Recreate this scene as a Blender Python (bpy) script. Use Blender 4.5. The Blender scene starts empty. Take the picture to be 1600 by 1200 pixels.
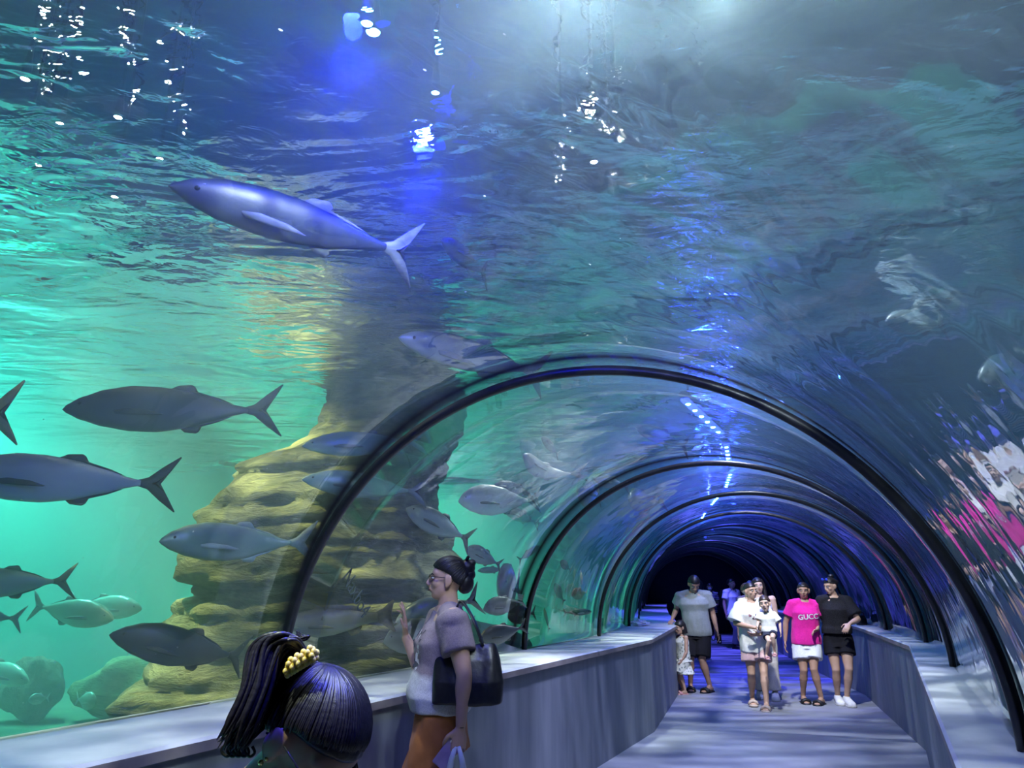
import bpy, bmesh, math, random
from mathutils import Vector, Matrix, Euler, noise
PI = math.pi
S = bpy.context.scene
COL = S.collection

# ------------------------------------------------------------------ camera
F_PX = 1150.0; PITCH = math.radians(15.4); CAM_H = 1.5
cd = bpy.data.cameras.new('camera'); cam = bpy.data.objects.new('camera', cd); COL.objects.link(cam)
cd.sensor_width = 36.0; cd.lens = 36.0*F_PX/1600.0; cd.clip_start = 0.02; cd.clip_end = 200
cam.location = (0, 0, CAM_H); cam.rotation_euler = (PI/2+PITCH, 0, 0)
S.camera = cam

# ------------------------------------------------------------------ colour management, sampling quality
S.view_settings.view_transform = 'Standard'; S.view_settings.look = 'None'
S.view_settings.gamma = 1.0; S.view_settings.use_curve_mapping = False
S.view_settings.exposure = 0.92
cy = S.cycles
cy.use_denoising = True
try: cy.denoiser = 'OPENIMAGEDENOISE'
except Exception: pass
cy.max_bounces = 8; cy.diffuse_bounces = 2; cy.glossy_bounces = 4; cy.transmission_bounces = 5
cy.volume_bounces = 1; cy.transparent_max_bounces = 32
cy.sample_clamp_indirect = 4.0; cy.sample_clamp_direct = 0.0
cy.caustics_reflective = False; cy.caustics_refractive = False
cy.use_adaptive_sampling = True; cy.adaptive_threshold = 0.012; cy.adaptive_min_samples = 16

# ------------------------------------------------------------------ world
W = bpy.data.worlds.new('world'); S.world = W; W.use_nodes = True
W.node_tree.nodes['Background'].inputs[0].default_value = (0.02, 0.05, 0.085, 1)
W.node_tree.nodes['Background'].inputs[1].default_value = 1.2

# ------------------------------------------------------------------ geometry of the tunnel (plan)
def ray(px, py):
    u = (px-800)/F_PX; v = (600-py)/F_PX; c, s = math.cos(PITCH), math.sin(PITCH)
    return Vector((u, c-v*s, s+v*c))
def at(px, py, Y):
    r = ray(px, py); return r*(Y/r.y)+Vector((0, 0, CAM_H))
def onz(px, py, z):
    r = ray(px, py); return r*((z-CAM_H)/r.z)+Vector((0, 0, CAM_H))

R_T = 1.69; LEDGE_Z = 0.95; ARCH_H = 1.58       # acrylic half width, its springing line, its rise
WATER_Z = 3.3; BED_Z = 0.12
AX = [Vector(p) for p in ((-4.27, -5.8), (0.087, 3.19), (2.54, 8.2), (3.62, 11.7), (4.42, 16.4), (5.5, 22.0), (6.45, 26.6))]
CUM = [0.0]
for i in range(1, len(AX)): CUM.append(CUM[-1]+(AX[i]-AX[i-1]).length)
def dirseg(i): return (AX[i+1]-AX[i]).normalized()
def axis(s):
    """point on the axis and unit left/right normal (pointing right) at arc length s"""
    i = 0
    while i < len(AX)-2 and s > CUM[i+1]: i += 1
    d = dirseg(i); p = AX[i]+d*(s-CUM[i])
    return p, Vector((d.y, -d.x))
def miter(i):
    if i == 0: d = dirseg(0); k = 1
    elif i == len(AX)-1: d = dirseg(i-1); k = 1
    else:
        a, b = dirseg(i-1), dirseg(i); d = (a+b).normalized(); k = 1/max(.5, d.dot(a))
    return Vector((d.y, -d.x))*k
def s_of(x, y):
    best = None
    for i in range(len(AX)-1):
        d = dirseg(i); t = max(0, min((AX[i+1]-AX[i]).length, (Vector((x, y))-AX[i]).dot(d)))
        q = AX[i]+d*t; e = (Vector((x, y))-q).length
        if best is None or e < best[0]: best = (e, CUM[i]+t)
    return best[1]
E_L, E_R = -1.07, 1.47                     # corridor edges of the ledges (from the axis)

# ------------------------------------------------------------------ lights
def lamp(name, kind, loc, power, color, size=0.3, target=None, spot=None, blend=0.6, gobo=None, size_y=None):
    d = bpy.data.lights.new(name, kind); d.energy = power; d.color = color
    o = bpy.data.objects.new(name, d); COL.objects.link(o); o.location = loc
    if kind == 'AREA':
        d.size = size
        if size_y: d.shape = 'RECTANGLE'; d.size_y = size_y
    else: d.shadow_soft_size = size
    if spot: d.spot_size = math.radians(spot); d.spot_blend = blend
    if target is not None:
        o.rotation_euler = (Vector(target)-Vector(loc)).to_track_quat('-Z', 'Y').to_euler()
    if gobo:      # noise in the lamp's strength stands in for bands cast by rippled water
        sc, lo, hi = gobo
        d.use_nodes = True; nt = d.node_tree; N = nt.nodes; L = nt.links
        em = N['Emission']; tc = N.new('ShaderNodeTexCoord'); mp = N.new('ShaderNodeMapping')
        mp.inputs['Scale'].default_value = sc
        nz = N.new('ShaderNodeTexNoise'); nz.inputs['Scale'].default_value = 1.0; nz.inputs['Detail'].default_value = 2.0
        nz.inputs['Distortion'].default_value = 0.8
        mr = N.new('ShaderNodeMapRange'); mr.inputs['From Min'].default_value = 0.42; mr.inputs['From Max'].default_value = 0.62
        mr.inputs['To Min'].default_value = lo; mr.inputs['To Max'].default_value = hi
        L.new(tc.outputs['Normal'], mp.inputs['Vector']); L.new(mp.outputs[0], nz.inputs['Vector'])
        L.new(nz.outputs[0], mr.inputs['Value']); L.new(mr.outputs[0], em.inputs['Strength'])
    return o
lamp('flood_left', 'SPOT', (-6.8, 10.0, 6.4), 5200, (0.24, 1.0, 0.76), 0.15, (-6.8, 10.0, 0), 90, .8)
lamp('fill_left_low', 'SPOT', (-6.2, 8.4, 4.7), 2100, (0.26, 1.0, 0.76), 0.15, (-6.2, 8.6, 0), 140, .8)  # low lamp added so the haze dims towards the bottom
lamp('flood_far_left', 'SPOT', (-5.4, 4.0, 6.4), 2600, (0.28, 1.0, 0.78), 0.15, (-6.6, 5.5, 0), 56, .8)
lamp('fill_behind_rock', 'SPOT', (-2.2, 15.0, 6.4), 15500, (0.20, 1.0, 0.58), 0.15, (-2.2, 14.5, 0), 84, .8)  # added to brighten the water seen between the first two ribs
lamp('flood_rock', 'SPOT', (-4.2, 5.0, 5.6), 3600, (1.0, 0.90, 0.42), 0.15, (-2.3, 6.6, 1.8), 40, .7, ((11, 11, 11), .15, 2.1))
lamp('flood_right', 'SPOT', (5.6, 5.0, 6.4), 500, (0.16, 0.40, 1.0), 0.15, (5.0, 6.0, 0), 90, .8)
lamp('spot_near', 'SPOT', (0.9, 4.6, 5.4), 2300, (0.50, 0.50, 0.9), 0.1, (1.3, 5.6, 0), 38, 0.7, ((3, 26, 26), .25, 2.4))
lamp('spot_ledge', 'SPOT', (-1.3, 3.9, 5.4), 900, (0.95, 1.0, 0.90), 0.1, (-1.2, 3.7, 0), 40, 0.8, ((5, 16, 16), .5, 1.6))
lamp('spot_right_ledge', 'SPOT', (2.6, 4.2, 5.4), 1500, (0.84, 0.86, 1.0), 0.1, (2.7, 4.4, 0), 34, 0.8, ((3, 34, 34), .3, 2.2))
lamp('fill_foreground', 'SPOT', (0.3, 0.8, 5.0), 3000, (0.05, 0.05, 1.0), 0.1, (-.27, 1.4, 1.2), 11, 0.9)  # added for the blue highlight on the bowed head
lamp('fill_shoulder', 'SPOT', (-1.6, 0.2, 5.0), 1800, (0.95, 1.0, 0.75), 0.1, (-.5, 1.3, 1.0), 26, 0.9)  # added to bring out the nearest woman's ear and face
lamp('spot_white', 'POINT', (.20, 1.75, 3.26), 60, (0.84, 0.9, 1.0), 0.03, None, None, 0, ((10, 10, 10), .15, 2.2))
lamp('fill_white_right', 'POINT', (.64, 1.85, 3.26), 22, (0.84, 0.9, 1.0), 0.03, None, None, 0, ((10, 10, 10), .15, 2.2))  # second lamp added only to widen the white glow
lamp('spot_blue', 'POINT', (-.55, 2.15, 3.24), 40, (0.004, 0.008, 1.0), 0.03)
lamp('fill_blue_far', 'POINT', (-.40, 2.9, 3.22), 42, (0.004, 0.008, 1.0), 0.03)  # second lamp added to draw the blue glow out into a streak
lamp('fill_people', 'SPOT', (2.4, 7.3, 5.5), 3300, (0.94, 0.90, 0.95), 0.1, (3.6, 10.9, 1.0), 34, 0.8)  # added to brighten the group of people
for (s, c, p) in ((13.6, (.56, .57, .9), 1500), (16.3, (.74, .76, .95), 1200), (18.6, (.34, .34, 1), 1000), (21.5, (.08, .07, 1), 3600), (26, (.12, .10, 1), 4200), (31, (.1, .1, 1), 3000)):
    q, n = axis(s); lamp('spot_corridor', 'SPOT', (q.x, q.y-.6, 5.4), p, c, 0.1, (q.x, q.y, 0), 50, 0.7, ((3, 24, 24), .3, 2.2))
for s in (17.0, 20.0, 23.0): q, n = axis(s); lamp('fill_crown', 'POINT', (q.x-n.x*.12, q.y-n.y*.12, 3.05), 24, (.03, .04, 1.0), .03)  # unseen point lamps added for blue haze along the crown
lamp('fill_school', 'SPOT', (.9, 7.4, 5.2), 1500, (0.95, 1.0, 0.98), 0.1, (-.05, 6.4, 1.9), 24, .8)  # added to brighten the trio of fish
lamp('fill_bend_ledge', 'SPOT', (.9, 8.3, 5.3), 1500, (0.95, 1.0, 0.97), 0.1, (1.1, 8.6, .9), 26, 0.8, ((5, 16, 16), .5, 1.6))  # added to whiten the left ledge at the bend


# ------------------------------------------------------------------ helpers: materials
MATS = {}
def new_mat(name):
    m = bpy.data.materials.new(name); m.use_nodes = True; MATS[name] = m
    nt = m.node_tree; return m, nt.nodes, nt.links, nt.nodes['Principled BSDF'], nt.nodes['Material Output']
def rgb(c): return (c[0], c[1], c[2], 1.0)
def ramp(N, stops):
    r = N.new('ShaderNodeValToRGB'); e = r.color_ramp.elements
    while len(e) < len(stops): e.new(0.5)
    for k, (p, c) in enumerate(stops): e[k].position = p; e[k].color = rgb(c)
    return r
def noise_node(N, L, scale, detail=3, dist=0.0, coord='Object', stretch=None, rough=0.5):
    tc = N.new('ShaderNodeTexCoord'); n = N.new('ShaderNodeTexNoise')
    n.inputs['Scale'].default_value = scale; n.inputs['Detail'].default_value = detail
    n.inputs['Distortion'].default_value = dist; n.inputs['Roughness'].default_value = rough
    if stretch:
        mp = N.new('ShaderNodeMapping'); mp.inputs['Scale'].default_value = stretch
        L.new(tc.outputs[coord], mp.inputs[0]); L.new(mp.outputs[0], n.inputs['Vector'])
    else: L.new(tc.outputs[coord], n.inputs['Vector'])
    return n
def pmat(name, col, rough=0.6, col2=None, scale=20, spec=0.4, bump=0.0, metal=0.0, detail=4, stretch=None, sheen=0.0, coat=0.0, lo=0.35, hi=0.65, bscale=None):
    m, N, L, B, O = new_mat(name)
    B.inputs['Roughness'].default_value = rough; B.inputs['Base Color'].default_value = rgb(col)
    B.inputs['Specular IOR Level'].default_value = spec; B.inputs['Metallic'].default_value = metal
    if sheen: B.inputs['Sheen Weight'].default_value = sheen
    if coat: B.inputs['Coat Weight'].default_value = coat; B.inputs['Coat Roughness'].default_value = 0.15
    if col2 is None: col2 = tuple(c*0.82 for c in col)
    n = noise_node(N, L, scale, detail, stretch=stretch)
    r = ramp(N, [(lo, col), (hi, col2)]); L.new(n.outputs[0], r.inputs[0]); L.new(r.outputs[0], B.inputs['Base Color'])
    if bump:
        if bscale: n = noise_node(N, L, bscale, detail, stretch=stretch)
        b = N.new('ShaderNodeBump'); b.inputs['Strength'].default_value = bump; b.inputs['Distance'].default_value = 0.02
        L.new(n.outputs[0], b.inputs['Height']); L.new(b.outputs[0], B.inputs['Normal'])
    return m
def M(n): return MATS[n]

# ------------------------------------------------------------------ helpers: objects
def obj(name, bm, mat, parent=None, smooth=False, mats=None):
    me = bpy.data.meshes.new(name); bm.normal_update(); bm.to_mesh(me); bm.free()
    if mats:
        for x in mats: me.materials.append(x)
    elif mat: me.materials.append(mat)
    if smooth:
        for p in me.polygons: p.use_smooth = True
    o = bpy.data.objects.new(name, me); COL.objects.link(o)
    if parent is not None: o.parent = parent
    return o
def tag(o, label=None, cat=None, group=None, kind=None):
    if label: o['label'] = label
    if cat: o['category'] = cat
    if group: o['group'] = group
    if kind: o['kind'] = kind
    return o
def empty(name, loc=(0, 0, 0), rz=0.0, scale=1.0):
    o = bpy.data.objects.new(name, None); COL.objects.link(o); o.location = loc; o.rotation_euler = (0, 0, rz); o.scale = (scale,)*3
    o.empty_display_size = 0.1; return o
def ring_loft(bm, rings, closed_u=True, cap=True):
    vs = [[bm.verts.new(p) for p in r] for r in rings]
    n = len(rings[0])
    for a, b in zip(vs[:-1], vs[1:]):
        for k in range(n if closed_u else n-1):
            k2 = (k+1) % n
            bm.faces.new((a[k], a[k2], b[k2], b[k]))
    if cap and closed_u:
        bm.faces.new(vs[0][::-1]); bm.faces.new(vs[-1])
    return vs
def add_box(bm, c, size, rot=None):
    r = bmesh.ops.create_cube(bm, size=1.0)
    mtx = Matrix.Translation(c) @ ((rot.to_matrix().to_4x4()) if rot is not None else Matrix.Identity(4)) @ Matrix.Diagonal((*size, 1))
    bmesh.ops.transform(bm, matrix=mtx, verts=r['verts']); return r['verts']
def add_ball(bm, c, rad, seg=16, rot=None):
    r = bmesh.ops.create_uvsphere(bm, u_segments=seg, v_segments=max(6, seg//2+2), radius=1.0)
    if not hasattr(rad, '__len__'): rad = (rad,)*3
    mtx = Matrix.Translation(c) @ ((rot.to_matrix().to_4x4()) if rot is not None else Matrix.Identity(4)) @ Matrix.Diagonal((*rad, 1))
    bmesh.ops.transform(bm, matrix=mtx, verts=r['verts']); return r['verts']
def perp_frame(d, ref=None):
    d = d.normalized(); ref = ref or (Vector((0, 0, 1)) if abs(d.z) < 0.9 else Vector((0, 1, 0)))
    u = d.cross(ref).normalized(); return u, u.cross(d).normalized()
def add_tube(bm, pts, rad, n=10, cap=True, flat=None):
    """tube through pts; rad number or list; flat=(ku,kv) squashes the section"""
    pts = [Vector(p) for p in pts]; rings = []; u = None
    for i, p in enumerate(pts):
        d = (pts[min(i+1, len(pts)-1)]-pts[max(i-1, 0)]).normalized()
        if u is None: u, v = perp_frame(d)
        else:
            u = (u-d*u.dot(d)).normalized(); v = u.cross(d)*-1
            v = d.cross(u)
        if i == 0: v = d.cross(u)
        r = rad[i] if hasattr(rad, '__len__') else rad
        ku, kv = flat or (1, 1)
        rings.append([p+(u*math.cos(2*PI*k/n)*ku+v*math.sin(2*PI*k/n)*kv)*r for k in range(n)])
    return ring_loft(bm, rings, True, cap)
def catmull(pts, k=6):
    pts = [Vector(p) for p in pts]; out = []
    for i in range(len(pts)-1):
        p0, p1, p2, p3 = pts[max(i-1, 0)], pts[i], pts[i+1], pts[min(i+2, len(pts)-1)]
        for j in range(k):
            t = j/k
            out.append(0.5*((2*p1)+(p2-p0)*t+(2*p0-5*p1+4*p2-p3)*t*t+(3*p1-p0-3*p2+p3)*t**3))
    out.append(pts[-1]); return out
def remesh(o, voxel, smooth_iter=3, smooth_fac=0.5, dec=None):
    """joins the overlapping pieces of o into one continuous skin"""
    b_ = bmesh.new(); b_.from_mesh(o.data); bmesh.ops.recalc_face_normals(b_, faces=b_.faces); b_.to_mesh(o.data); b_.free()
    m = o.modifiers.new('r', 'REMESH'); m.mode = 'VOXEL'; m.voxel_size = voxel; m.use_smooth_shade = True
    if smooth_iter:
        s = o.modifiers.new('s', 'SMOOTH'); s.iterations = smooth_iter; s.factor = smooth_fac
    if dec:
        q = o.modifiers.new('d', 'DECIMATE'); q.ratio = dec
    bpy.context.view_layer.update()
    dg = bpy.context.evaluated_depsgraph_get()
    me = bpy.data.meshes.new_from_object(o.evaluated_get(dg), depsgraph=dg)
    mats = [x for x in o.data.materials]; o.modifiers.clear(); old = o.data; o.data = me; bpy.data.meshes.remove(old)
    me.materials.clear()
    for x in mats: me.materials.append(x)
    for p in me.polygons: p.use_smooth = True
    return o

# ------------------------------------------------------------------ materials of the place
def water_volume():
    m, N, L, B, O = new_mat('water'); N.remove(B)
    t = N.new('ShaderNodeBsdfTransparent'); L.new(t.outputs[0], O.inputs['Surface'])
    sc = N.new('ShaderNodeVolumeScatter'); sc.inputs['Color'].default_value = VOL_SCOL; sc.inputs['Density'].default_value = VOL_S
    sc.inputs['Anisotropy'].default_value = VOL_G
    ab = N.new('ShaderNodeVolumeAbsorption'); ab.inputs['Color'].default_value = VOL_ACOL; ab.inputs['Density'].default_value = VOL_A
    a = N.new('ShaderNodeAddShader'); L.new(sc.outputs[0], a.inputs[0]); L.new(ab.outputs[0], a.inputs[1]); L.new(a.outputs[0], O.inputs['Volume'])
    try: m.cycles.homogeneous_volume = True
    except Exception: pass
    m.volume_intersection_method = 'FAST' if hasattr(m, 'volume_intersection_method') else None
    return m
VOL_SCOL = (0.68, 0.92, 0.93, 1); VOL_S = 0.08; VOL_G = 0.25
VOL_ACOL = (0.30, 0.84, 0.86, 1); VOL_A = 0.13

def water_surface_mat():
    m, N, L, B, O = new_mat('water_surface'); N.remove(B)
    n1 = noise_node(N, L, 1.0, 3, 0.6, stretch=(1.1, 1.9, 1)); n2 = noise_node(N, L, 5.5, 3, 0.4, stretch=(1.0, 1.4, 1))
    ad = N.new('ShaderNodeMath'); ad.operation = 'MULTIPLY_ADD'; ad.inputs[1].default_value = 0.17
    L.new(n2.outputs[0], ad.inputs[0]); L.new(n1.outputs[0], ad.inputs[2])
    bp = N.new('ShaderNodeBump'); bp.inputs['Strength'].default_value = 1.0; bp.inputs['Distance'].default_value = 0.085
    L.new(ad.outputs[0], bp.inputs['Height'])
    fr = N.new('ShaderNodeFresnel'); fr.inputs['IOR'].default_value = 1.13; L.new(bp.outputs[0], fr.inputs['Normal'])
    tr = N.new('ShaderNodeBsdfTransparent'); rf = N.new('ShaderNodeBsdfRefraction'); rf.inputs['IOR'].default_value = 1.13
    rf.inputs['Roughness'].default_value = 0.0; L.new(bp.outputs[0], rf.inputs['Normal'])
    mx0 = N.new('ShaderNodeMixShader'); mx0.inputs[0].default_value = 0.65
    L.new(tr.outputs[0], mx0.inputs[1]); L.new(rf.outputs[0], mx0.inputs[2])
    gl = N.new('ShaderNodeBsdfGlossy'); gl.inputs['Roughness'].default_value = 0.02; L.new(bp.outputs[0], gl.inputs['Normal'])
    gl.inputs['Color'].default_value = (0.9, 0.95, 1, 1)
    mx = N.new('ShaderNodeMixShader'); L.new(fr.outputs[0], mx.inputs[0]); L.new(mx0.outputs[0], mx.inputs[1]); L.new(gl.outputs[0], mx.inputs[2])
    L.new(mx.outputs[0], O.inputs['Surface']); return m
def glass_mat(name, ior, refl, bump):
    m, N, L, B, O = new_mat(name); N.remove(B)
    fr = N.new('ShaderNodeFresnel'); fr.inputs['IOR'].default_value = ior
    tr = N.new('ShaderNodeBsdfTransparent'); tr.inputs['Color'].default_value = (0.97, 0.99, 0.99, 1)
    gl = N.new('ShaderNodeBsdfGlossy'); gl.inputs['Roughness'].default_value = 0.015; gl.inputs['Color'].default_value = (1, 1, 1, 1)
    if bump:
        n1 = noise_node(N, L, 3.0, 2, 0.3, stretch=(1, 1, 0.45))
        bp = N.new('ShaderNodeBump'); bp.inputs['Strength'].default_value = 1.0; bp.inputs['Distance'].default_value = bump
        L.new(n1.outputs[0], bp.inputs['Height']); L.new(bp.outputs[0], gl.inputs['Normal'])
    k = N.new('ShaderNodeMath'); k.operation = 'MULTIPLY'; k.inputs[1].default_value = refl; k.use_clamp = True
    L.new(fr.outputs[0], k.inputs[0])
    mx = N.new('ShaderNodeMixShader'); L.new(k.outputs[0], mx.inputs[0]); L.new(tr.outputs[0], mx.inputs[1]); L.new(gl.outputs[0], mx.inputs[2])
    if bump:       # dust and scratches on the acrylic
        tc = N.new('ShaderNodeTexCoord'); v = N.new('ShaderNodeTexVoronoi'); v.inputs['Scale'].default_value = 11; L.new(tc.outputs['Object'], v.inputs['Vector'])
        n2 = noise_node(N, L, 3.5, 1); lt = N.new('ShaderNodeMath'); lt.operation = 'MULTIPLY_ADD'; lt.inputs[1].default_value = .12; lt.inputs[2].default_value = -.030; L.new(n2.outputs[0], lt.inputs[0])
        cm = N.new('ShaderNodeMath'); cm.operation = 'LESS_THAN'; L.new(v.outputs['Distance'], cm.inputs[0]); L.new(lt.outputs[0], cm.inputs[1])
        k2 = N.new('ShaderNodeMath'); k2.operation = 'MULTIPLY'; k2.inputs[1].default_value = .45; L.new(cm.outputs[0], k2.inputs[0])
        df = N.new('ShaderNodeBsdfTranslucent'); df.inputs[0].default_value = (.8, .85, .9, 1); m2 = N.new('ShaderNodeMixShader'); L.new(k2.outputs[0], m2.inputs[0]); L.new(mx.outputs[0], m2.inputs[1]); L.new(df.outputs[0], m2.inputs[2]); mx = m2
    L.new(mx.outputs[0], O.inputs['Surface']); return m
water_volume(); water_surface_mat(); glass_mat('acrylic', 1.42, 1.1, 0.010); glass_mat('acrylic_outer', 1.08, 0.5, 0.0)
pmat('concrete_floor', (0.30, 0.31, 0.33), 0.55, (0.20, 0.21, 0.23), 2.2, 0.45, 0.06, lo=.3, hi=.7, bscale=40)
pmat('wall_paint', (0.20, 0.22, 0.25), 0.6, (0.15, 0.17, 0.20), 3.0, 0.3, 0.05, stretch=(3, 3, .5), bscale=60)
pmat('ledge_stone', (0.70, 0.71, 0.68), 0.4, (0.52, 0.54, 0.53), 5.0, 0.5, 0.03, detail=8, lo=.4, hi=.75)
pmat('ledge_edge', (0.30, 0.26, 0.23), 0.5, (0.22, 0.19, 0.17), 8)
pmat('rib_rubber', (0.012, 0.014, 0.018), 0.35, (0.02, 0.02, 0.025), 20, 0.5)
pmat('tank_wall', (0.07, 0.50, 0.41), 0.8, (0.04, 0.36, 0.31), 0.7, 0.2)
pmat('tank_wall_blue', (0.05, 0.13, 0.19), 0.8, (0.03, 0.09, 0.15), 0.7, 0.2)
pmat('tank_sand', (0.13, 0.18, 0.12), 0.9, (0.07, 0.11, 0.08), 2.5, 0.2, 0.2)
pmat('end_dark', (0.02, 0.022, 0.05), 0.7)
pmat('hall_ceiling', (0.05, 0.08, 0.11), 0.8)

# ------------------------------------------------------------------ the setting
def frame_at(s):
    for i in range(len(AX)):
        if abs(s-CUM[i]) < 1e-4: return AX[i], miter(i)
    return axis(s)
def stations(s0, s1, step):
    st = {round(s0, 4), round(s1, 4)} | {c for c in CUM if s0+1e-3 < c < s1-1e-3}
    n = max(1, int((s1-s0)/step))
    for k in range(1, n): st.add(s0+(s1-s0)*k/n)
    st = sorted(st); out = [st[0]]
    for x in st[1:]:
        if x-out[-1] > 0.02: out.append(x)
    return out
def sweep(bm, prof, s0, s1, step=1.0, flip=False):
    rings = []
    for s in stations(s0, s1, step):
        p, n = frame_at(s)
        rings.append([(p.x+n.x*o, p.y+n.y*o, z) for o, z in prof])
    vs = ring_loft(bm, rings); bmesh.ops.recalc_face_normals(bm, faces=bm.faces)
    return vs
S_END = CUM[-1]; S_CUT = s_of(4.53, 10.18)+0.0
def struct(name, bm, m, smooth=False, mats=None, kind='structure'):
    o = obj(name, bm, m, None, smooth, mats); o['kind'] = kind; return o
def swept(name, prof, s0, s1, m, step=1.0):
    bm = bmesh.new(); sweep(bm, prof, s0, s1, step); return struct(name, bm, m)
swept('floor', [(-1.75, 0), (1.75, 0), (1.75, -0.2), (-1.75, -0.2)], 0, S_END, M('concrete_floor'))
LZ = LEDGE_Z
for i_ in range(len(AX)-1): swept('wall_left', [(-1.74, 0.0), (E_L-0.015, 0.0), (E_L-0.015, LZ-0.05), (-1.74, LZ-0.05)], CUM[i_], CUM[i_+1], M('wall_paint'))
for i_ in range(len(AX)-1): swept('wall_right', [(1.74, 0.0), (1.74, LZ-0.05), (E_R+0.015, LZ-0.05), (E_R+0.015, 0.0)], CUM[i_], CUM[i_+1], M('wall_paint'))
def ledge(name, a, b, side):
    bm = bmesh.new(); r = 0.012
    pr = [(a, LZ-0.05), (a, LZ-r), (a-side*-r if False else a+side*r, LZ), (b, LZ), (b, LZ-0.05)]
    sweep(bm, pr, 0, S_END, 1.0)
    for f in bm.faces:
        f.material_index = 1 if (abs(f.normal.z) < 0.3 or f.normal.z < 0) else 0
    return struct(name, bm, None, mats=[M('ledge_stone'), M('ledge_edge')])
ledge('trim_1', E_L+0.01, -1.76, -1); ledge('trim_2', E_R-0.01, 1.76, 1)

# acrylic panels and the black ribs between them
ARCH_S = [s_of(0.27, 3.53), s_of(1.68, 6.32), s_of(2.62, 8.45)]
while ARCH_S[-1]+2.35 < S_END-0.5: ARCH_S.append(ARCH_S[-1]+2.35)
def arch_prof(R, H, n=48, z0=LZ):
    return [(-R*math.cos(PI*k/n), z0+H*math.sin(PI*k/n)) for k in range(n+1)]
def panel(name, s0, s1):
    bm = bmesh.new(); t = 0.045; inn = arch_prof(R_T, ARCH_H); out = arch_prof(R_T+t, ARCH_H+t)
    prof = inn+out[::-1]; rings = []
    for s in stations(s0, s1, 0.5):
        p, n = frame_at(s); rings.append([(p.x+n.x*o, p.y+n.y*o, z) for o, z in prof])
    vs = ring_loft(bm, rings); bmesh.ops.recalc_face_normals(bm, faces=bm.faces)
    ni = len(inn); inner = set()
    for r in vs:
        for v in r[:ni]: inner.add(v)
    for f in bm.faces:
        f.material_index = 0 if all(v in inner for v in f.verts) else 1
    return struct(name, bm, None, True, [M('acrylic'), M('acrylic_outer')])
cuts = [0.05]+ARCH_S+[S_END]
for k in range(len(cuts)-1): panel('window_%d' % (k+1), cuts[k]+0.004, cuts[k+1]-0.004)
RIB_WORD = ['nearest black rib arching over the tunnel, the widest in view', 'second black rib over the tunnel, left foot on the ledge right of the tote',
            'third black rib over the tunnel, standing at the bend of the ledges', 'fourth black rib over the tunnel, just past the bend of the ledges',
            'fifth thin black rib over the tunnel, above the heads of the group', 'sixth thin black rib over the tunnel, far behind the group',
            'seventh thin dark rib deep in the tunnel', 'eighth dark rib deep in the tunnel', 'ninth dark rib deep in the tunnel', 'last dark rib before the tunnel end', 'rib']
for k, s in enumerate(ARCH_S):
    p, n = axis(s); d = Vector((-n.y, n.x)); bm = bmesh.new()
    w, t = 0.042, 0.028
    a = arch_prof(R_T-0.022, ARCH_H-0.022, 64); b = arch_prof(R_T+0.02, ARCH_H+0.02, 64)
    a[0] = (a[0][0], LZ+0.001); a[-1] = (a[-1][0], LZ+0.001); b[0] = (b[0][0], LZ+.001); b[-1] = (b[-1][0], LZ+.001)
    rings = []
    for (o1, z1), (o2, z2) in zip(a, b):
        e = 0.008; om, zm = o1+(o2-o1)*.2, z1+(z2-z1)*.2
        q = lambda o, z, h: (p.x+n.x*o+d.x*h, p.y+n.y*o+d.y*h, z)
        rings.append([q(o1, z1, -w/2+e), q(o1, z1, w/2-e), q(om, zm, w/2), q(o2, z2, w/2), q(o2, z2, -w/2), q(om, zm, -w/2)])
    ring_loft(bm, rings); bmesh.ops.recalc_face_normals(bm, faces=bm.faces)
    tag(obj('arch_rib', bm, M('rib_rubber'), None, True), RIB_WORD[k], 'arch rib', 'black ribs between the acrylic panels')

# the tank: bed, walls, water
def tank_side(off, s): p, n = frame_at(s); return Vector((p.x+n.x*off, p.y+n.y*off))
LO, RO = -9.2, 6.2
swept('tank_bed', [(LO-.3, BED_Z), (-1.75, BED_Z), (-1.75, BED_Z-.12), (LO-.3, BED_Z-.12)], 0, S_END, M('tank_sand'))
swept('tank_bed', [(1.75, BED_Z), (RO+.3, BED_Z), (RO+.3, BED_Z-.12), (1.75, BED_Z-.12)], 0, S_END, M('tank_sand'))
def poly_wall(name, pts, z0, z1, th, m):
    bm = bmesh.new()
    rings = []
    for i, p in enumerate(pts):
        a = pts[max(i-1, 0)]; b = pts[min(i+1, len(pts)-1)]; d = (Vector(b)-Vector(a)).normalized(); n = Vector((d.y, -d.x))
        p = Vector(p); q = p+n*th
        rings.append([(p.x, p.y, z0), (p.x, p.y, z1), (q.x, q.y, z1), (q.x, q.y, z0)])
    ring_loft(bm, rings); bmesh.ops.recalc_face_normals(bm, faces=bm.faces); return struct(name, bm, m)
Lp = [tank_side(LO, s) for s in (0, CUM[1], CUM[2], CUM[3], CUM[4], CUM[5], S_END)]
Rp = [tank_side(RO, s) for s in (0, CUM[1], CUM[2], CUM[3], CUM[4], CUM[5], S_END)]
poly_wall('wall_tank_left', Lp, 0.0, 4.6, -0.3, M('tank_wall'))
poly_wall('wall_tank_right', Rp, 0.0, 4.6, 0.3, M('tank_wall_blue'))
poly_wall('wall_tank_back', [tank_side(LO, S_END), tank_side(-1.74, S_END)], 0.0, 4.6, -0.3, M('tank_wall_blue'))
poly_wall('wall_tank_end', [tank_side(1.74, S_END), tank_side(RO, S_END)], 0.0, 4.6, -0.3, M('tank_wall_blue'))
poly_wall('wall_tank_near', [tank_side(RO, 0), tank_side(LO, 0)], 0.0, 4.6, -0.3, M('tank_wall_blue'))
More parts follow.
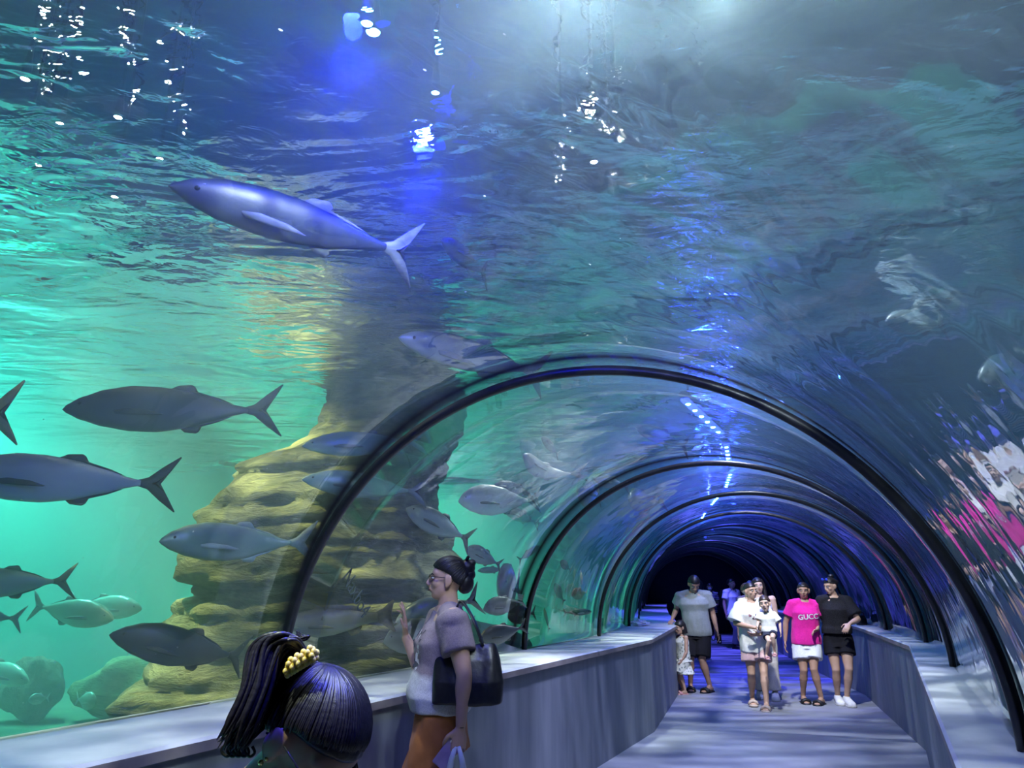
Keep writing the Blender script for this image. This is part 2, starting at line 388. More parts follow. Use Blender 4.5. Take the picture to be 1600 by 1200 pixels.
poly_wall('end_dark_sheet', [tank_side(-1.74, S_END-0.05), tank_side(1.74, S_END-0.05)], -0.1, 3.0, -0.2, M('end_dark'))  # near-black sheet closing the tunnel, its colour standing in for the unlit opening
bm = bmesh.new(); add_box(bm, (1.5, 9, 7.05), (44, 56, 0.1)); struct('ceiling', bm, M('hall_ceiling'))
# water surface: gently undulating sheet
bm = bmesh.new(); n = 60; g = []
ring = Lp+Rp[::-1]
for i, s in enumerate([S_END*k/n for k in range(n+1)]):
    row = []
    for j in range(41):
        o = LO+(RO-LO)*j/40; p, nn = frame_at(s); x, y = p.x+nn.x*o, p.y+nn.y*o
        row.append(bm.verts.new((x, y, WATER_Z+0.03*noise.noise(Vector((x*.7, y*.7, 0))))))
    g.append(row)
for a, b in zip(g[:-1], g[1:]):
    for j in range(40): bm.faces.new((a[j], a[j+1], b[j+1], b[j]))
bmesh.ops.recalc_face_normals(bm, faces=bm.faces)
if sum(f.normal.z for f in bm.faces) < 0: bmesh.ops.reverse_faces(bm, faces=bm.faces)
struct('water_surface', bm, M('water_surface'), True)
# water body: the tank minus the tunnel
bm = bmesh.new()
tp = arch_prof(R_T+0.06, ARCH_H+0.06, 40); tp[0] = (-1.77, LZ); tp[-1] = (1.77, LZ)
prof = [(LO-0.05, BED_Z-0.02), (LO-0.05, WATER_Z-0.06), (RO+0.05, WATER_Z-0.06), (RO+0.05, BED_Z-0.02), (1.77, BED_Z-0.02)]+tp[::-1]+[(-1.77, BED_Z-0.02)]
sweep(bm, prof, 0, S_END, 0.8)
tag(obj('water', bm, M('water')), 'hazy turquoise sea water filling the tank around the tunnel', 'water', None, 'stuff')

# ------------------------------------------------------------------ lamps hanging over the water
def emit_mat(name, col, st):
    m, N, L, B, O = new_mat(name); N.remove(B); e = N.new('ShaderNodeEmission'); e.inputs[0].default_value = rgb(col); e.inputs[1].default_value = st; L.new(e.outputs[0], O.inputs['Surface']); return m
pmat('lamp_black', (.02, .02, .022), .4, metal=.3)
emit_mat('glow_white', (.9, .96, 1.0), 300); emit_mat('glow_warm', (1.0, .95, .8), 500); emit_mat('glow_blue', (.03, .05, 1.0), 10); emit_mat('glow_cyan', (.10, .45, 1.0), 150); emit_mat('glow_sky', (.62, .78, 1.0), 3.2)
def flood(x, y, z, r, glow, label, group='round lamps hung over the water'):
    t = empty('floodlight', (x, y, z)); bm = bmesh.new()
    rings = [[(q*math.cos(2*PI*k/24), q*math.sin(2*PI*k/24), h) for k in range(24)] for q, h in ((r*1.02, 0), (r*1.12, -.02), (r*1.12, .06), (r*.8, .12), (r*.5, .22), (r*.18, .26))]
    ring_loft(bm, rings); bmesh.ops.recalc_face_normals(bm, faces=bm.faces); obj('housing', bm, M('lamp_black'), t, True)
    bm = bmesh.new(); ring_loft(bm, [[(r*math.cos(2*PI*k/24), r*math.sin(2*PI*k/24), h) for k in range(24)] for h in (-.012, .004)]); obj('diffuser', bm, M(glow), t)
    bm = bmesh.new(); add_tube(bm, [(0, 0, .24), (0, 0, 6.98-z)], .012, 8); obj('hanging_rod', bm, M('lamp_black'), t, True); tag(t, label, 'lamp', group)
def bar(x0, y0, x1, y1, z, label):
    d = Vector((x1-x0, y1-y0, 0)); Ln = d.length; t = empty('glitter_bar', ((x0+x1)/2, (y0+y1)/2, z), math.atan2(d.y, d.x)); bm = bmesh.new(); add_box(bm, (0, 0, .05), (Ln+.04, .10, .06)); bmesh.ops.bevel(bm, geom=bm.edges[:], offset=.015, segments=2, affect='EDGES'); obj('housing', bm, M('lamp_black'), t)
    bm = bmesh.new(); add_box(bm, (0, 0, -.0), (Ln, .07, .02)); obj('diffuser', bm, M('glow_blue'), t)
    n = max(2, int(Ln/.28))
    for k in range(n):
        bm = bmesh.new(); add_ball(bm, (-Ln/2+Ln*(k+.5)/n, 0, -.012), (.022, .022, .012), 10); obj('led', bm, M('glow_cyan'), t, True)
    for sx in (-1, 1):
        bm = bmesh.new(); add_tube(bm, [(sx*Ln*.4, 0, .08), (sx*Ln*.4, 0, 6.98-z)], .01, 8); obj('hanging_rod', bm, M('lamp_black'), t, True)
    tag(t, label, 'lamp', 'blue bars added for glitter over the tunnel')
BAR = ['blue bar added for surface glitter just past the nearest rib', 'blue bar added for surface glitter over the bend of the tunnel', 'blue bar added for surface glitter over the group of people', 'blue bar added for surface glitter beyond the group', 'farthest blue bar added for surface glitter near the tunnel end']
for k, s in enumerate((13.6, 16.0, 18.4, 21.2, 24.6)):  # bars added along the crown in place of glitter on the ripples
    a, n = axis(s); b, n = axis(s+1.7); bar(a.x-n.x*.12, a.y-n.y*.12, b.x-n.x*.12, b.y-n.y*.12, 3.14, BAR[k])
FLO = [(40, 120, 4.2, 'lamp added for sparkle at the left edge, highest of the sparkling ones'), (95, 190, 4.3, 'lamp added for sparkle, second from the left edge'), (185, 180, 4.2, 'lamp added for sparkle above the big long fish at the left'), (60, 255, 4.4, 'lamp added for sparkle low at the left edge'), (180, 305, 4.3, 'lamp added for the brightest sparkle at the left'),
       (250, 245, 4.4, 'lamp added for sparkle right of the others, above the pillar'), (255, 360, 4.5, 'lowest lamp added for sparkle above the pillar'), (20, 330, 4.5, 'lamp added for sparkle in the far left corner'),
       (880, 390, 4.2, 'lamp added for sparkle over the tunnel just before the nearest rib'), (972, 370, 4.3, 'lamp added for sparkle right of the one before the nearest rib'), (928, 250, 4.2, 'lamp added for sparkle in the middle of the roof'), (955, 310, 4.3, 'lamp added for sparkle below the one in the middle of the roof')]
for px, py, z, lab in FLO:  # lamps added to make the sparkles, one behind each
    p_ = onz(px, py, z); flood(p_.x, p_.y, z, .022, 'glow_warm', lab)
flood(.12, 1.75, 3.46, .03, 'glow_white', 'white lamp at the waterline at the top of the view')
flood(-.52, 2.20, 3.46, .02, 'glow_cyan', 'blue lamp at the waterline at the top left of the roof')
flood(-.62, 2.75, 3.9, .03, 'glow_cyan', 'blue lamp over the water behind the one at the top left of the roof')
flood(-.40, 3.3, 4.0, .02, 'glow_cyan', 'farthest of the blue lamps above the left of the roof')

# ------------------------------------------------------------------ rocks
def rock_mat(name, c1, c2, c3, strata=7.0):
    m, N, L, B, O = new_mat(name); B.inputs['Roughness'].default_value = 0.85; B.inputs['Specular IOR Level'].default_value = 0.2
    n1 = noise_node(N, L, 1.0, 9, 0.35, stretch=(2.2, 2.2, strata), rough=.65); n2 = noise_node(N, L, 3.4, 9, 0.5, rough=.65)
    r = ramp(N, [(0.3, c1), (0.5, c2), (0.68, c3)]); L.new(n1.outputs[0], r.inputs[0])
    r2 = ramp(N, [(0.35, (0.45, 0.45, 0.45)), (0.6, (1, 1, 1))]); L.new(n2.outputs[0], r2.inputs[0])
    mx = N.new('ShaderNodeMix'); mx.data_type = 'RGBA'; mx.blend_type = 'MULTIPLY'; mx.inputs[0].default_value = 0.8
    L.new(r.outputs[0], mx.inputs[6]); L.new(r2.outputs[0], mx.inputs[7]); L.new(mx.outputs[2], B.inputs['Base Color'])
    bp = N.new('ShaderNodeBump'); bp.inputs['Strength'].default_value = 0.8; bp.inputs['Distance'].default_value = 0.22
    L.new(n1.outputs[0], bp.inputs['Height']); L.new(bp.outputs[0], B.inputs['Normal']); return m
rock_mat('sandstone', (0.10, 0.11, 0.06), (0.30, 0.29, 0.16), (0.50, 0.47, 0.27))
rock_mat('reef_stone', (0.12, 0.09, 0.07), (0.24, 0.18, 0.14), (0.33, 0.26, 0.2), 2.0)

def rock_column(name, sections, seed, mat, label, cat='rock', na=96, nz=110, amp=0.16):
    """sections: (z, cx, cy, rx, ry). Layered sandstone: each bed juts out by its own amount."""
    bm = bmesh.new(); rnd = random.Random(seed); z0, z1 = sections[0][0], sections[-1][0]
    beds = [z0]; 
    while beds[-1] < z1: beds.append(beds[-1]+rnd.uniform(.12, .34))
    jut = [rnd.uniform(-.10, .10) for _ in beds]
    rings = []
    for k in range(nz+1):
        z = z0+(z1-z0)*k/nz
        for a, b in zip(sections[:-1], sections[1:]):
            if a[0] <= z <= b[0]: break
        t = (z-a[0])/(b[0]-a[0]); cx, cy_, rx, ry = [a[i]+(b[i]-a[i])*t for i in (1, 2, 3, 4)]
        row = []
        for j in range(na):
            an = 2*PI*j/na; ca, sa = math.cos(an), math.sin(an)
            zz = z+0.10*noise.noise(Vector((ca*1.3+seed, sa*1.3, z*.3)))
            i = max(i for i, bz in enumerate(beds) if bz <= max(zz, z0))
            e = (math.pow(abs(ca), 4)+math.pow(abs(sa), 4))**-0.25      # squarish blocks
            d = 1+jut[i]*1.2*(.5+noise.noise(Vector((ca*2+i*7, sa*2, seed))))+amp*noise.noise(Vector((ca*1.6, sa*1.6, z*1.2+seed)))+.07*noise.noise(Vector((ca*5, sa*5, z*5)))+.03*noise.noise(Vector((ca*13, sa*13, z*14)))
            top = (beds[i+1] if i+1 < len(beds) else z1)-zz; d *= 1-.035*max(0, 1-top/.05)-.04*max(0, 1-(zz-beds[i])/.05)
            e = 0.6+0.4*e
            row.append((cx+ca*rx*e*d, cy_+sa*ry*e*d, z))
        rings.append(row)
    ring_loft(bm, rings); bmesh.ops.recalc_face_normals(bm, faces=bm.faces)
    o = obj(name, bm, mat, None, True); tag(o, label, cat); return o
rock_column('rock_pillar', [(BED_Z-.01, -1.85, 6.9, 1.45, 1.05), (0.75, -1.85, 6.9, 1.32, 1.0), (1.5, -1.75, 6.9, 1.22, 0.95), (2.2, -1.72, 7.0, 1.12, .95), (2.55, -1.62, 7.1, .98, .85), (2.85, -1.3, 7.3, 0.72, .75), (3.32, -1.15, 7.4, 0.66, .7)],
            3, M('sandstone'), 'tall layered sandstone pillar in the tank behind the woman with the tote', 'rock')
def boulder(name, c, r, seed, mat, label, group=None, cat='rock'):
    bm = bmesh.new(); bmesh.ops.create_icosphere(bm, subdivisions=4, radius=1.0)
    for v in bm.verts:
        d = 1+.28*noise.noise(v.co*1.4+Vector((seed, 0, 0)))+.08*noise.noise(v.co*5+Vector((0, seed, 0)))
        v.co = Vector((v.co.x*r[0]*d, v.co.y*r[1]*d, v.co.z*r[2]*d))
    lo = min(v.co.z for v in bm.verts)
    o = obj(name, bm, mat, None, True); o.location = (c[0], c[1], c[2]-lo-.03); tag(o, label, cat, group); return o
b0 = BED_Z
boulder('boulder', (-2.38, 3.95, b0), (.17, .2, .29), 1, M('reef_stone'), 'brown rounded stone just behind the glass at the bottom left')
boulder('reef_rock', (-5.15, 8.5, b0), (.3, .25, .34), 2, M('reef_stone'), 'brown reef rock on the sand with pale fish around it')
boulder('reef_rock', (-3.95, 8.6, b0), (.7, .4, .33), 5, M('sandstone'), 'low greenish rock lying left of the sandstone pillar')
boulder('reef_rock', (-0.6, 9.9, b0), (1.0, .7, .5), 6, M('sandstone'), 'low rock on the tank bed right of the sandstone pillar')
boulder('reef_rock', (8.6, 13.5, b0), (1.2, 1.3, 1.3), 8, M('sandstone'), 'dark boulder in the water on the right side of the tunnel')

# ------------------------------------------------------------------ fish
def fish_mat(name, back, side, belly, rough=0.3, band=None):
    m, N, L, B, O = new_mat(name); B.inputs['Roughness'].default_value = rough; B.inputs['Specular IOR Level'].default_value = 0.7
    tc = N.new('ShaderNodeTexCoord'); sp = N.new('ShaderNodeSeparateXYZ'); L.new(tc.outputs['Object'], sp.inputs[0])
    nz = noise_node(N, L, 6.0, 3)
    ad = N.new('ShaderNodeMath'); ad.operation = 'MULTIPLY_ADD'; ad.inputs[1].default_value = 0.10; L.new(nz.outputs[0], ad.inputs[0]); L.new(sp.outputs['Z'], ad.inputs[2])
    mr = N.new('ShaderNodeMapRange'); mr.inputs['From Min'].default_value = -0.10; mr.inputs['From Max'].default_value = 0.22
    L.new(ad.outputs[0], mr.inputs['Value'])
    r = ramp(N, [(0.1, belly), (0.45, side), (0.62, side), (0.78, back)]); L.new(mr.outputs[0], r.inputs[0]); L.new(r.outputs[0], B.inputs['Base Color'])
    n2 = noise_node(N, L, 90.0, 1); bp = N.new('ShaderNodeBump'); bp.inputs['Strength'].default_value = 0.15; bp.inputs['Distance'].default_value = 0.004
    L.new(n2.outputs[0], bp.inputs['Height']); L.new(bp.outputs[0], B.inputs['Normal']); return m
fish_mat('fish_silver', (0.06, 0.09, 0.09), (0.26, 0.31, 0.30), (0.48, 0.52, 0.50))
fish_mat('fish_dark', (0.012, 0.02, 0.03), (0.035, 0.05, 0.065), (0.07, 0.09, 0.10), 0.45)  # dark fish; the shadow on the big trevally is put into this colour
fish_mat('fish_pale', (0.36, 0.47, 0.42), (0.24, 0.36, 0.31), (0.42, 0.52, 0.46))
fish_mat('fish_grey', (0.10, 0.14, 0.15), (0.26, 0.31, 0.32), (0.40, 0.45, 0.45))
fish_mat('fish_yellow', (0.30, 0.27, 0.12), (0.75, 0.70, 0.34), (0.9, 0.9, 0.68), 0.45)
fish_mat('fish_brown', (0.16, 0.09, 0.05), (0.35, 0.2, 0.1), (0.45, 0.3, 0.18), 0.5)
fish_mat('fish_silver_lit', (0.30, 0.35, 0.34), (0.55, 0.60, 0.58), (0.78, 0.8, 0.78))  # lighter copy of the silver skin, standing in for stronger light
pmat('fin_dark', (0.03, 0.04, 0.045), 0.5, (0.05, 0.06, 0.065), 30)
pmat('fin_grey', (0.16, 0.19, 0.19), 0.5, (0.24, 0.27, 0.26), 30)
pmat('fin_yellow', (0.55, 0.50, 0.22), 0.5, (0.42, 0.38, 0.2), 30)
pmat('fin_pale', (0.5, 0.58, 0.55), 0.5, (0.42, 0.5, 0.48), 30)
pmat('fish_eye', (0.01, 0.01, 0.012), 0.15)
FISH = {  # t along the body from snout: upper edge, lower edge, half width (per body length)
 'jack':    [(0, .0, .0, .004), (.02, .03, -.022, .018), (.08, .075, -.06, .04), (.18, .12, -.10, .062), (.30, .145, -.128, .07), (.42, .14, -.135, .066), (.55, .115, -.115, .052), (.68, .07, -.072, .034), (.78, .03, -.032, .018), (.84, .015, -.016, .012)],
 'deep':    [(0, .0, -.01, .004), (.02, .045, -.035, .02), (.07, .11, -.08, .042), (.16, .175, -.135, .064), (.28, .21, -.175, .072), (.40, .205, -.185, .066), (.54, .165, -.155, .052), (.66, .10, -.095, .034), (.77, .042, -.042, .018), (.83, .022, -.022, .013)],
 'slender': [(0, .0, .0, .004), (.02, .022, -.018, .016), (.08, .058, -.05, .036), (.18, .09, -.08, .052), (.32, .105, -.098, .058), (.46, .10, -.10, .054), (.6, .078, -.08, .042), (.72, .048, -.05, .028), (.8, .026, -.028, .018), (.86, .017, -.018, .012)],
 'grouper': [(0, -.01, -.02, .01), (.02, .02, -.05, .03), (.08, .07, -.085, .05), (.18, .115, -.115, .066), (.32, .135, -.13, .07), (.46, .125, -.122, .064), (.6, .098, -.095, .05), (.72, .066, -.06, .034), (.8, .048, -.042, .022), (.86, .044, -.04, .015)],
}
def interp(tab, t):
    for a, b in zip(tab[:-1], tab[1:]):
        if a[0] <= t <= b[0]:
            k = (t-a[0])/(b[0]-a[0]); k2 = k*k*(3-2*k)*.35+k*.65
            return [a[i]+(b[i]-a[i])*k2 for i in (1, 2, 3)]
    return list(tab[-1][1:])
def fin(name, outline, parent, mat, bendf, th=0.006, y0=0.0, tilt=None):
    """outline: (x,z) polygon of the fin; lens-thick, follows the body's bend"""
    bm = bmesh.new(); n = len(outline); cx = sum(p[0] for p in outline)/n; cz = sum(p[1] for p in outline)/n
    def P(x, z, y):
        v = Vector((x, y, z))
        if tilt: v = tilt(v)
        return bendf(v)
    side = {}
    for s in (-1, 1):
        rim = [bm.verts.new(P(x, z, y0+s*th*.25)) for x, z in outline]
        mid = [bm.verts.new(P(cx+(x-cx)*.55, cz+(z-cz)*.55, y0+s*th)) for x, z in outline]; c = bm.verts.new(P(cx, cz, y0+s*th))
        side[s] = rim
        for k in range(n):
            k2 = (k+1) % n
            bm.faces.new((rim[k], rim[k2], mid[k2], mid[k])); bm.faces.new((mid[k], mid[k2], c))
    for k in range(n):
        k2 = (k+1) % n; bm.faces.new((side[-1][k], side[-1][k2], side[1][k2], side[1][k]))
    bmesh.ops.recalc_face_normals(bm, faces=bm.faces); return obj(name, bm, mat, parent, True)
def build_fish(kind, skin, finm, bend=0.0, small=False, fins_up=1.0):
    """unit-length fish, snout at +x; bend sweeps the tail to the side"""
    tab = FISH[kind]; te = tab[-1][0]
    def bendf(v):
        t = 0.5-v.x; k = max(0.0, t-.25); a = bend*k*1.6; off = bend*k*k*1.1
        return Vector((0.5-(t-bend*bend*k*k*k*.5)-math.sin(a)*v.y*0, v.y*math.cos(a)+off*math.copysign(1, 1), v.z)) if bend else v
    root = empty({'jack': 'trevally', 'deep': 'deep_bodied_fish', 'slender': 'slender_fish', 'grouper': 'grouper'}[kind])
    bm = bmesh.new(); rings = []; nt, na = (22, 14) if small else (44, 26)
    for k in range(nt+1):
        t = te*(k/nt)**1.25; up, lo, hw = interp(tab, t); zc = (up+lo)/2; hh = (up-lo)/2
        rings.append([bendf(Vector((.5-t, math.copysign(abs(math.cos(2*PI*j/na))**.9, math.cos(2*PI*j/na))*hw, zc+math.sin(2*PI*j/na)*hh))) for j in range(na)])
    ring_loft(bm, rings); bmesh.ops.recalc_face_normals(bm, faces=bm.faces)
    obj('body', bm, skin, root, True)
    xt = .5-te; up, lo, hw = interp(tab, te)
    if kind == 'grouper':
        tail = [(xt+.03, up*.9), (xt-.05, .075), (xt-.14, .15), (xt-.16, .145), (xt-.135, .06), (xt-.125, 0), (xt-.135, -.06), (xt-.16, -.145), (xt-.14, -.15), (xt-.05, -.075), (xt+.03, lo*.9)]
    else:
        tail = [(xt+.03, up*.8), (xt-.03, .035), (xt-.09, .10), (xt-.16, .165), (xt-.165, .16), (xt-.11, .065), (xt-.06, .0), (xt-.11, -.065), (xt-.165, -.16), (xt-.16, -.165), (xt-.09, -.10), (xt-.03, -.035), (xt+.03, lo*.8)]
    fin('tail_fin', tail, root, finm, bendf, .008)
    U = lambda t: interp(tab, t)[0]; Lo = lambda t: interp(tab, t)[1]; X = lambda t: .5-t; f = fins_up
    if kind == 'grouper':
        fin('dorsal_fin', [(X(.28), U(.28)-.01), (X(.33), U(.33)+.03*f), (X(.5), U(.5)+.035*f), (X(.66), U(.66)+.045*f), (X(.72), U(.72)+.02), (X(.7), U(.7)-.01), (X(.5), U(.5)-.012)], root, finm, bendf)
        fin('anal_fin', [(X(.58), Lo(.58)+.01), (X(.62), Lo(.62)-.055), (X(.69), Lo(.69)-.06), (X(.72), Lo(.72)-.01), (X(.7), Lo(.7)+.01)], root, finm, bendf)
    else:
        fin('dorsal_fin', [(X(.46), U(.46)-.012), (X(.51), U(.51)+.028*f), (X(.57), U(.57)+.045*f), (X(.585), U(.585)+.04*f), (X(.57), U(.57)+.012), (X(.70), U(.70)+.010), (X(.77), U(.77)+.004), (X(.70), U(.70)-.01), (X(.56), U(.56)-.015)], root, finm, bendf)
        fin('anal_fin', [(X(.52), Lo(.52)+.012), (X(.55), Lo(.55)-.022*f), (X(.60), Lo(.60)-.045*f), (X(.615), Lo(.615)-.04*f), (X(.60), Lo(.60)-.012), (X(.70), Lo(.70)-.010), (X(.77), Lo(.77)-.004), (X(.70), Lo(.70)+.01), (X(.58), Lo(.58)+.015)], root, finm, bendf)
    w = interp(tab, .24)[2]
    for sd in (-1, 1):
        tl = lambda v, sd=sd: Vector((v.x, sd*(w*.95+(.26-v.x)*.22)+v.y, v.z))
        fin('pectoral_fin', [(X(.235), -.018), (X(.30), -.008), (X(.40), -.022), (X(.47), -.05), (X(.46), -.055), (X(.36), -.05), (X(.25), -.04)], root, finm, bendf, .004, 0, tl)
        up, lo, hw = interp(tab, .085); bm = bmesh.new()
        add_ball(bm, (X(.085), sd*hw*.86, (up+lo)/2+(up-lo)*.14), (.012, .006, .012), 10); obj('eye', bm, M('fish_eye'), root, True)
    return root
PROTO = {}
def copy_tree(o, parent=None):
    c = o.copy(); COL.objects.link(c)
    if parent is not None: c.parent = parent
    for ch in list(o.children): copy_tree(ch, c)
    return c
def put_fish(kind, skin, finm, nose, tail, Y, label, dY=0.0, bend=0.0, roll=0.0, hs=1.0, group=None, small=False):
    """snout and tail-tip directions seen from the walkway, at ground distance Y (tail at Y+dY)"""
    key = (kind, skin, finm, bend, small)
    if key not in PROTO:
        PROTO[key] = build_fish(kind, M(skin), M(finm), bend, small); o = PROTO[key]
    else: o = copy_tree(PROTO[key])
    a = at(nose[0], nose[1], Y); b = at(tail[0], tail[1], Y+dY); d = a-b; Ln = d.length; x = d.normalized()
    y = Vector((0, 0, 1)).cross(x).normalized(); z = x.cross(y)
    if roll:
        q = Matrix.Rotation(math.radians(roll), 3, x); y = q @ y; z = q @ z
    m = Matrix((x, y, z)).transposed().to_4x4(); m.translation = (a+b)/2
    o.matrix_world = m @ Matrix.Diagonal((Ln, Ln*hs, Ln*hs, 1))
    tag(o, label, 'fish', group or 'fish swimming in the tank'); return o
J, D_, SL, G = 'jack', 'deep', 'slender', 'grouper'
FL = [
 # kind skin fin nose tail Y label dY bend roll hs
 (J, 'fish_dark', 'fin_dark', (97, 640), (440, 641), 4.9, 'big dark trevally at the upper left, shadow put into its skin colour', .3, 0, 0, .82),
 (J, 'fish_silver_lit', 'fin_dark', (-95, 742), (277, 757), 4.7, 'large silver trevally below the dark one, head beyond the left edge', .3, 0, 0, .80),
 (J, 'fish_silver', 'fin_yellow', (-330, 650), (32, 644), 4.7, 'fish at the left edge showing only its curved pale tail', .2, 0, 0, 1.0),
 (J, 'fish_pale', 'fin_pale', (248, 846), (470, 850), 5.05, 'pale silver trevally in front of the left edge of the sandstone pillar', .8, .5, 0, .9),
 (J, 'fish_grey', 'fin_dark', (-110, 915), (119, 907), 5.6, 'grey trevally at the left edge, tail up and head out of frame', .4, 0, 0, .9),
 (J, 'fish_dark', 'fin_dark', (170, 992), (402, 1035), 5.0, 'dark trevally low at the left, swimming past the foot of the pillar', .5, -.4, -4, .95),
 (J, 'fish_pale', 'fin_grey', (471, 697), (668, 690), 5.6, 'upper of two pale-backed fish against the top of the pillar', .3, 0, 0, .72),
 (J, 'fish_pale', 'fin_grey', (471, 749), (668, 770), 5.6, 'lower of two pale-backed fish, its tail crossing the nearest rib', .3, 0, 0, .75),
 (J, 'fish_silver', 'fin_dark', (634, 795), (738, 846), 6.2, 'silver trevally slanting down right of the nearest rib, above the woman', .3, 0, 0, 1.15),
 (G, 'fish_yellow', 'fin_yellow', (436, 980), (614, 962), 5.0, 'yellowish grouper with a fan tail, in front of the pillar at ledge height', .2, 0, 0, .95),
 (J, 'fish_silver', 'fin_grey', (618, 972), (752, 934), 5.9, 'silver fish behind the woman, its forked tail showing at her shoulder', .1, 0, 0, 1.15),
 (D_, 'fish_silver_lit', 'fin_grey', (599, 1003), (745, 985), 5.4, 'pale blunt-headed fish behind the raised arm of the woman', .2, 0, 0, .95),
 (D_, 'fish_silver_lit', 'fin_dark', (716, 783), (846, 782), 6.5, 'brightest silver trevally leading the trio above the woman', .2, 0, 0, .92),
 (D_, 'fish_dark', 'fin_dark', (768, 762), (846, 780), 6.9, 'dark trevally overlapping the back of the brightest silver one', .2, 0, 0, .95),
 (J, 'fish_grey', 'fin_grey', (785, 795), (843, 818), 6.9, 'grey fish under the belly of the brightest silver trevally', .2, 0, 0, 1.05),
 (J, 'fish_silver_lit', 'fin_grey', (818, 710), (862, 764), 6.2, 'silver fish curling its body downward, left of the second rib', .35, 1.0, 10, 1.35),
 (J, 'fish_dark', 'fin_grey', (846, 683), (874, 712), 6.6, 'small dark fish just above the curling silver one', .2, 0, 0, 1.2),
 (D_, 'fish_grey', 'fin_dark', (727, 858), (785, 884), 7.0, 'grey deep-bodied fish right of the hair bun of the woman', .2, 0, 0, 1.0),
 (SL, 'fish_grey', 'fin_grey', (842, 853), (810, 876), 8.4, 'faint slender fish slanting upward far behind, left of the second rib', .2, 0, 0, 1.1),
 (SL, 'fish_grey', 'fin_grey', (746, 892), (790, 889), 8.6, 'faint thin fish below the grey deep-bodied one', .2, 0, 0, 1.0),
 (D_, 'fish_grey', 'fin_grey', (781, 917), (812, 916), 7.2, 'small round fish highest in the cluster right of the woman', .7, 0, 0, 1.5),
 (D_, 'fish_grey', 'fin_grey', (755, 953), (822, 938), 6.8, 'plump grey fish in the middle of the cluster right of the woman', .1, 0, 0, 1.05),
 (D_, 'fish_silver', 'fin_grey', (793, 964), (838, 957), 7.1, 'silver fish half hidden by the foot of the second rib', .3, 0, 0, 1.1),
 (D_, 'fish_dark', 'fin_dark', (748, 1001), (824, 978), 6.3, 'dark deep fish lowest in the cluster, just over the ledge', .1, 0, 0, .95),
 (D_, 'fish_grey', 'fin_grey', (903, 768), (938, 772), 8.0, 'grey fish crossing the second rib at its left shoulder', .6, 0, 0, 1.4),
 (J, 'fish_silver', 'fin_grey', (925, 746), (985, 763), 8.2, 'silver-backed fish behind the second rib, upper of the pair there', .3, 0, 0, .95),
 (D_, 'fish_silver', 'fin_grey', (983, 780), (1014, 786), 8.6, 'small silver fish between the second and third ribs, high up', .5, .6, 0, 1.2),
 (D_, 'fish_dark', 'fin_dark', (875, 877), (893, 892), 8.2, 'little dark fish between the second and third ribs', .1, 0, 0, 1.3),
 (D_, 'fish_brown', 'fin_yellow', (893, 930), (919, 925), 8.4, 'little brown fish near the third rib', .2, 0, 0, 1.2),
 (SL, 'fish_yellow', 'fin_yellow', (909, 914), (907, 888), 8.5, 'small yellowish fish standing on its head above the brown one', .05, 0, 0, 1.5),
 (D_, 'fish_pale', 'fin_pale', (866, 912), (882, 942), 7.8, 'little pale fish nose-up, right of the second rib', .1, 0, 0, 1.1),
 (SL, 'fish_yellow', 'fin_pale', (850, 950), (858, 985), 7.6, 'thin yellowish fish diving beside the foot of the second rib', .1, 0, 0, 1.0),
 (SL, 'fish_pale', 'fin_pale', (925, 956), (880, 957), 8.2, 'thin pale fish low over the ledge between second and third ribs', .2, 0, 0, 1.0),
 (J, 'fish_pale', 'fin_grey', (178, 968), (48, 945), 7.0, 'faint pale fish heading right, in the haze at the lower left', .3, 0, 0, .9),
 (J, 'fish_pale', 'fin_grey', (222, 952), (108, 945), 7.8, 'second faint fish heading right, farther back in the haze', .3, 0, 0, .9),
 (J, 'fish_pale', 'fin_pale', (-120, 955), (48, 967), 5.8, 'pale fish at the left edge below the grey trevally, tail only', .3, .4, 0, .9),
 (J, 'fish_pale', 'fin_grey', (45, 1066), (-40, 1034), 7.4, 'faint pale fish sinking at the lower left edge', .3, 0, 0, .9),
 (D_, 'fish_pale', 'fin_pale', (44, 1094), (78, 1090), 7.4, 'small pale fish left of the brown reef rock', .15, 0, 0, 1.4),
 (D_, 'fish_pale', 'fin_pale', (150, 1098), (118, 1092), 7.4, 'small pale fish right of the brown reef rock', .15, 0, 0, 1.3),
 (SL, 'fish_dark', 'fin_grey', (262, 290), (645, 398), 2.35, 'big long fish swimming right under the surface at the upper left, back gleaming', .75, 0, -25, .85),
 (SL, 'fish_silver', 'fin_grey', (622, 527), (850, 585), 4.5, 'silver fish close under the surface, just left of the nearest rib top', .6, 0, -20, .95),
 (SL, 'fish_dark', 'fin_dark', (993, 668), (1075, 698), 6.9, 'small black fish over the tunnel crown between first and second ribs', .3, 0, 0, 1.2),
 (SL, 'fish_grey', 'fin_grey', (1384, 502), (1476, 506), 4.3, 'pale fish standing in for a reflection at the right, under the surface', .5, 0, 0, .95),  # fish added in place of a pale reflection
 (J, 'fish_grey', 'fin_grey', (1530, 590), (1625, 560), 4.4, 'pale fish standing in for a reflection near the right edge', .4, 0, 0, .9),  # also added where a reflection shows
 (D_, 'fish_pale', 'fin_pale', (1355, 738), (1312, 752), 8.6, 'small pale fish in the dark water above the right ledge', .3, 0, 0, 1.0),
 (SL, 'fish_dark', 'fin_dark', (690, 375), (760, 430), 3.1, 'dark fish seen from below under the blue light', .4, 0, 0, 1.2),
]
for (k, sk, fm, n_, t_, Y_, lab, dY, be, ro, hs) in FL:
    sm = abs(n_[0]-t_[0])+abs(n_[1]-t_[1]) < 75
    put_fish(k, sk, fm, n_, t_, Y_, lab, dY, be, ro, hs, None, sm)
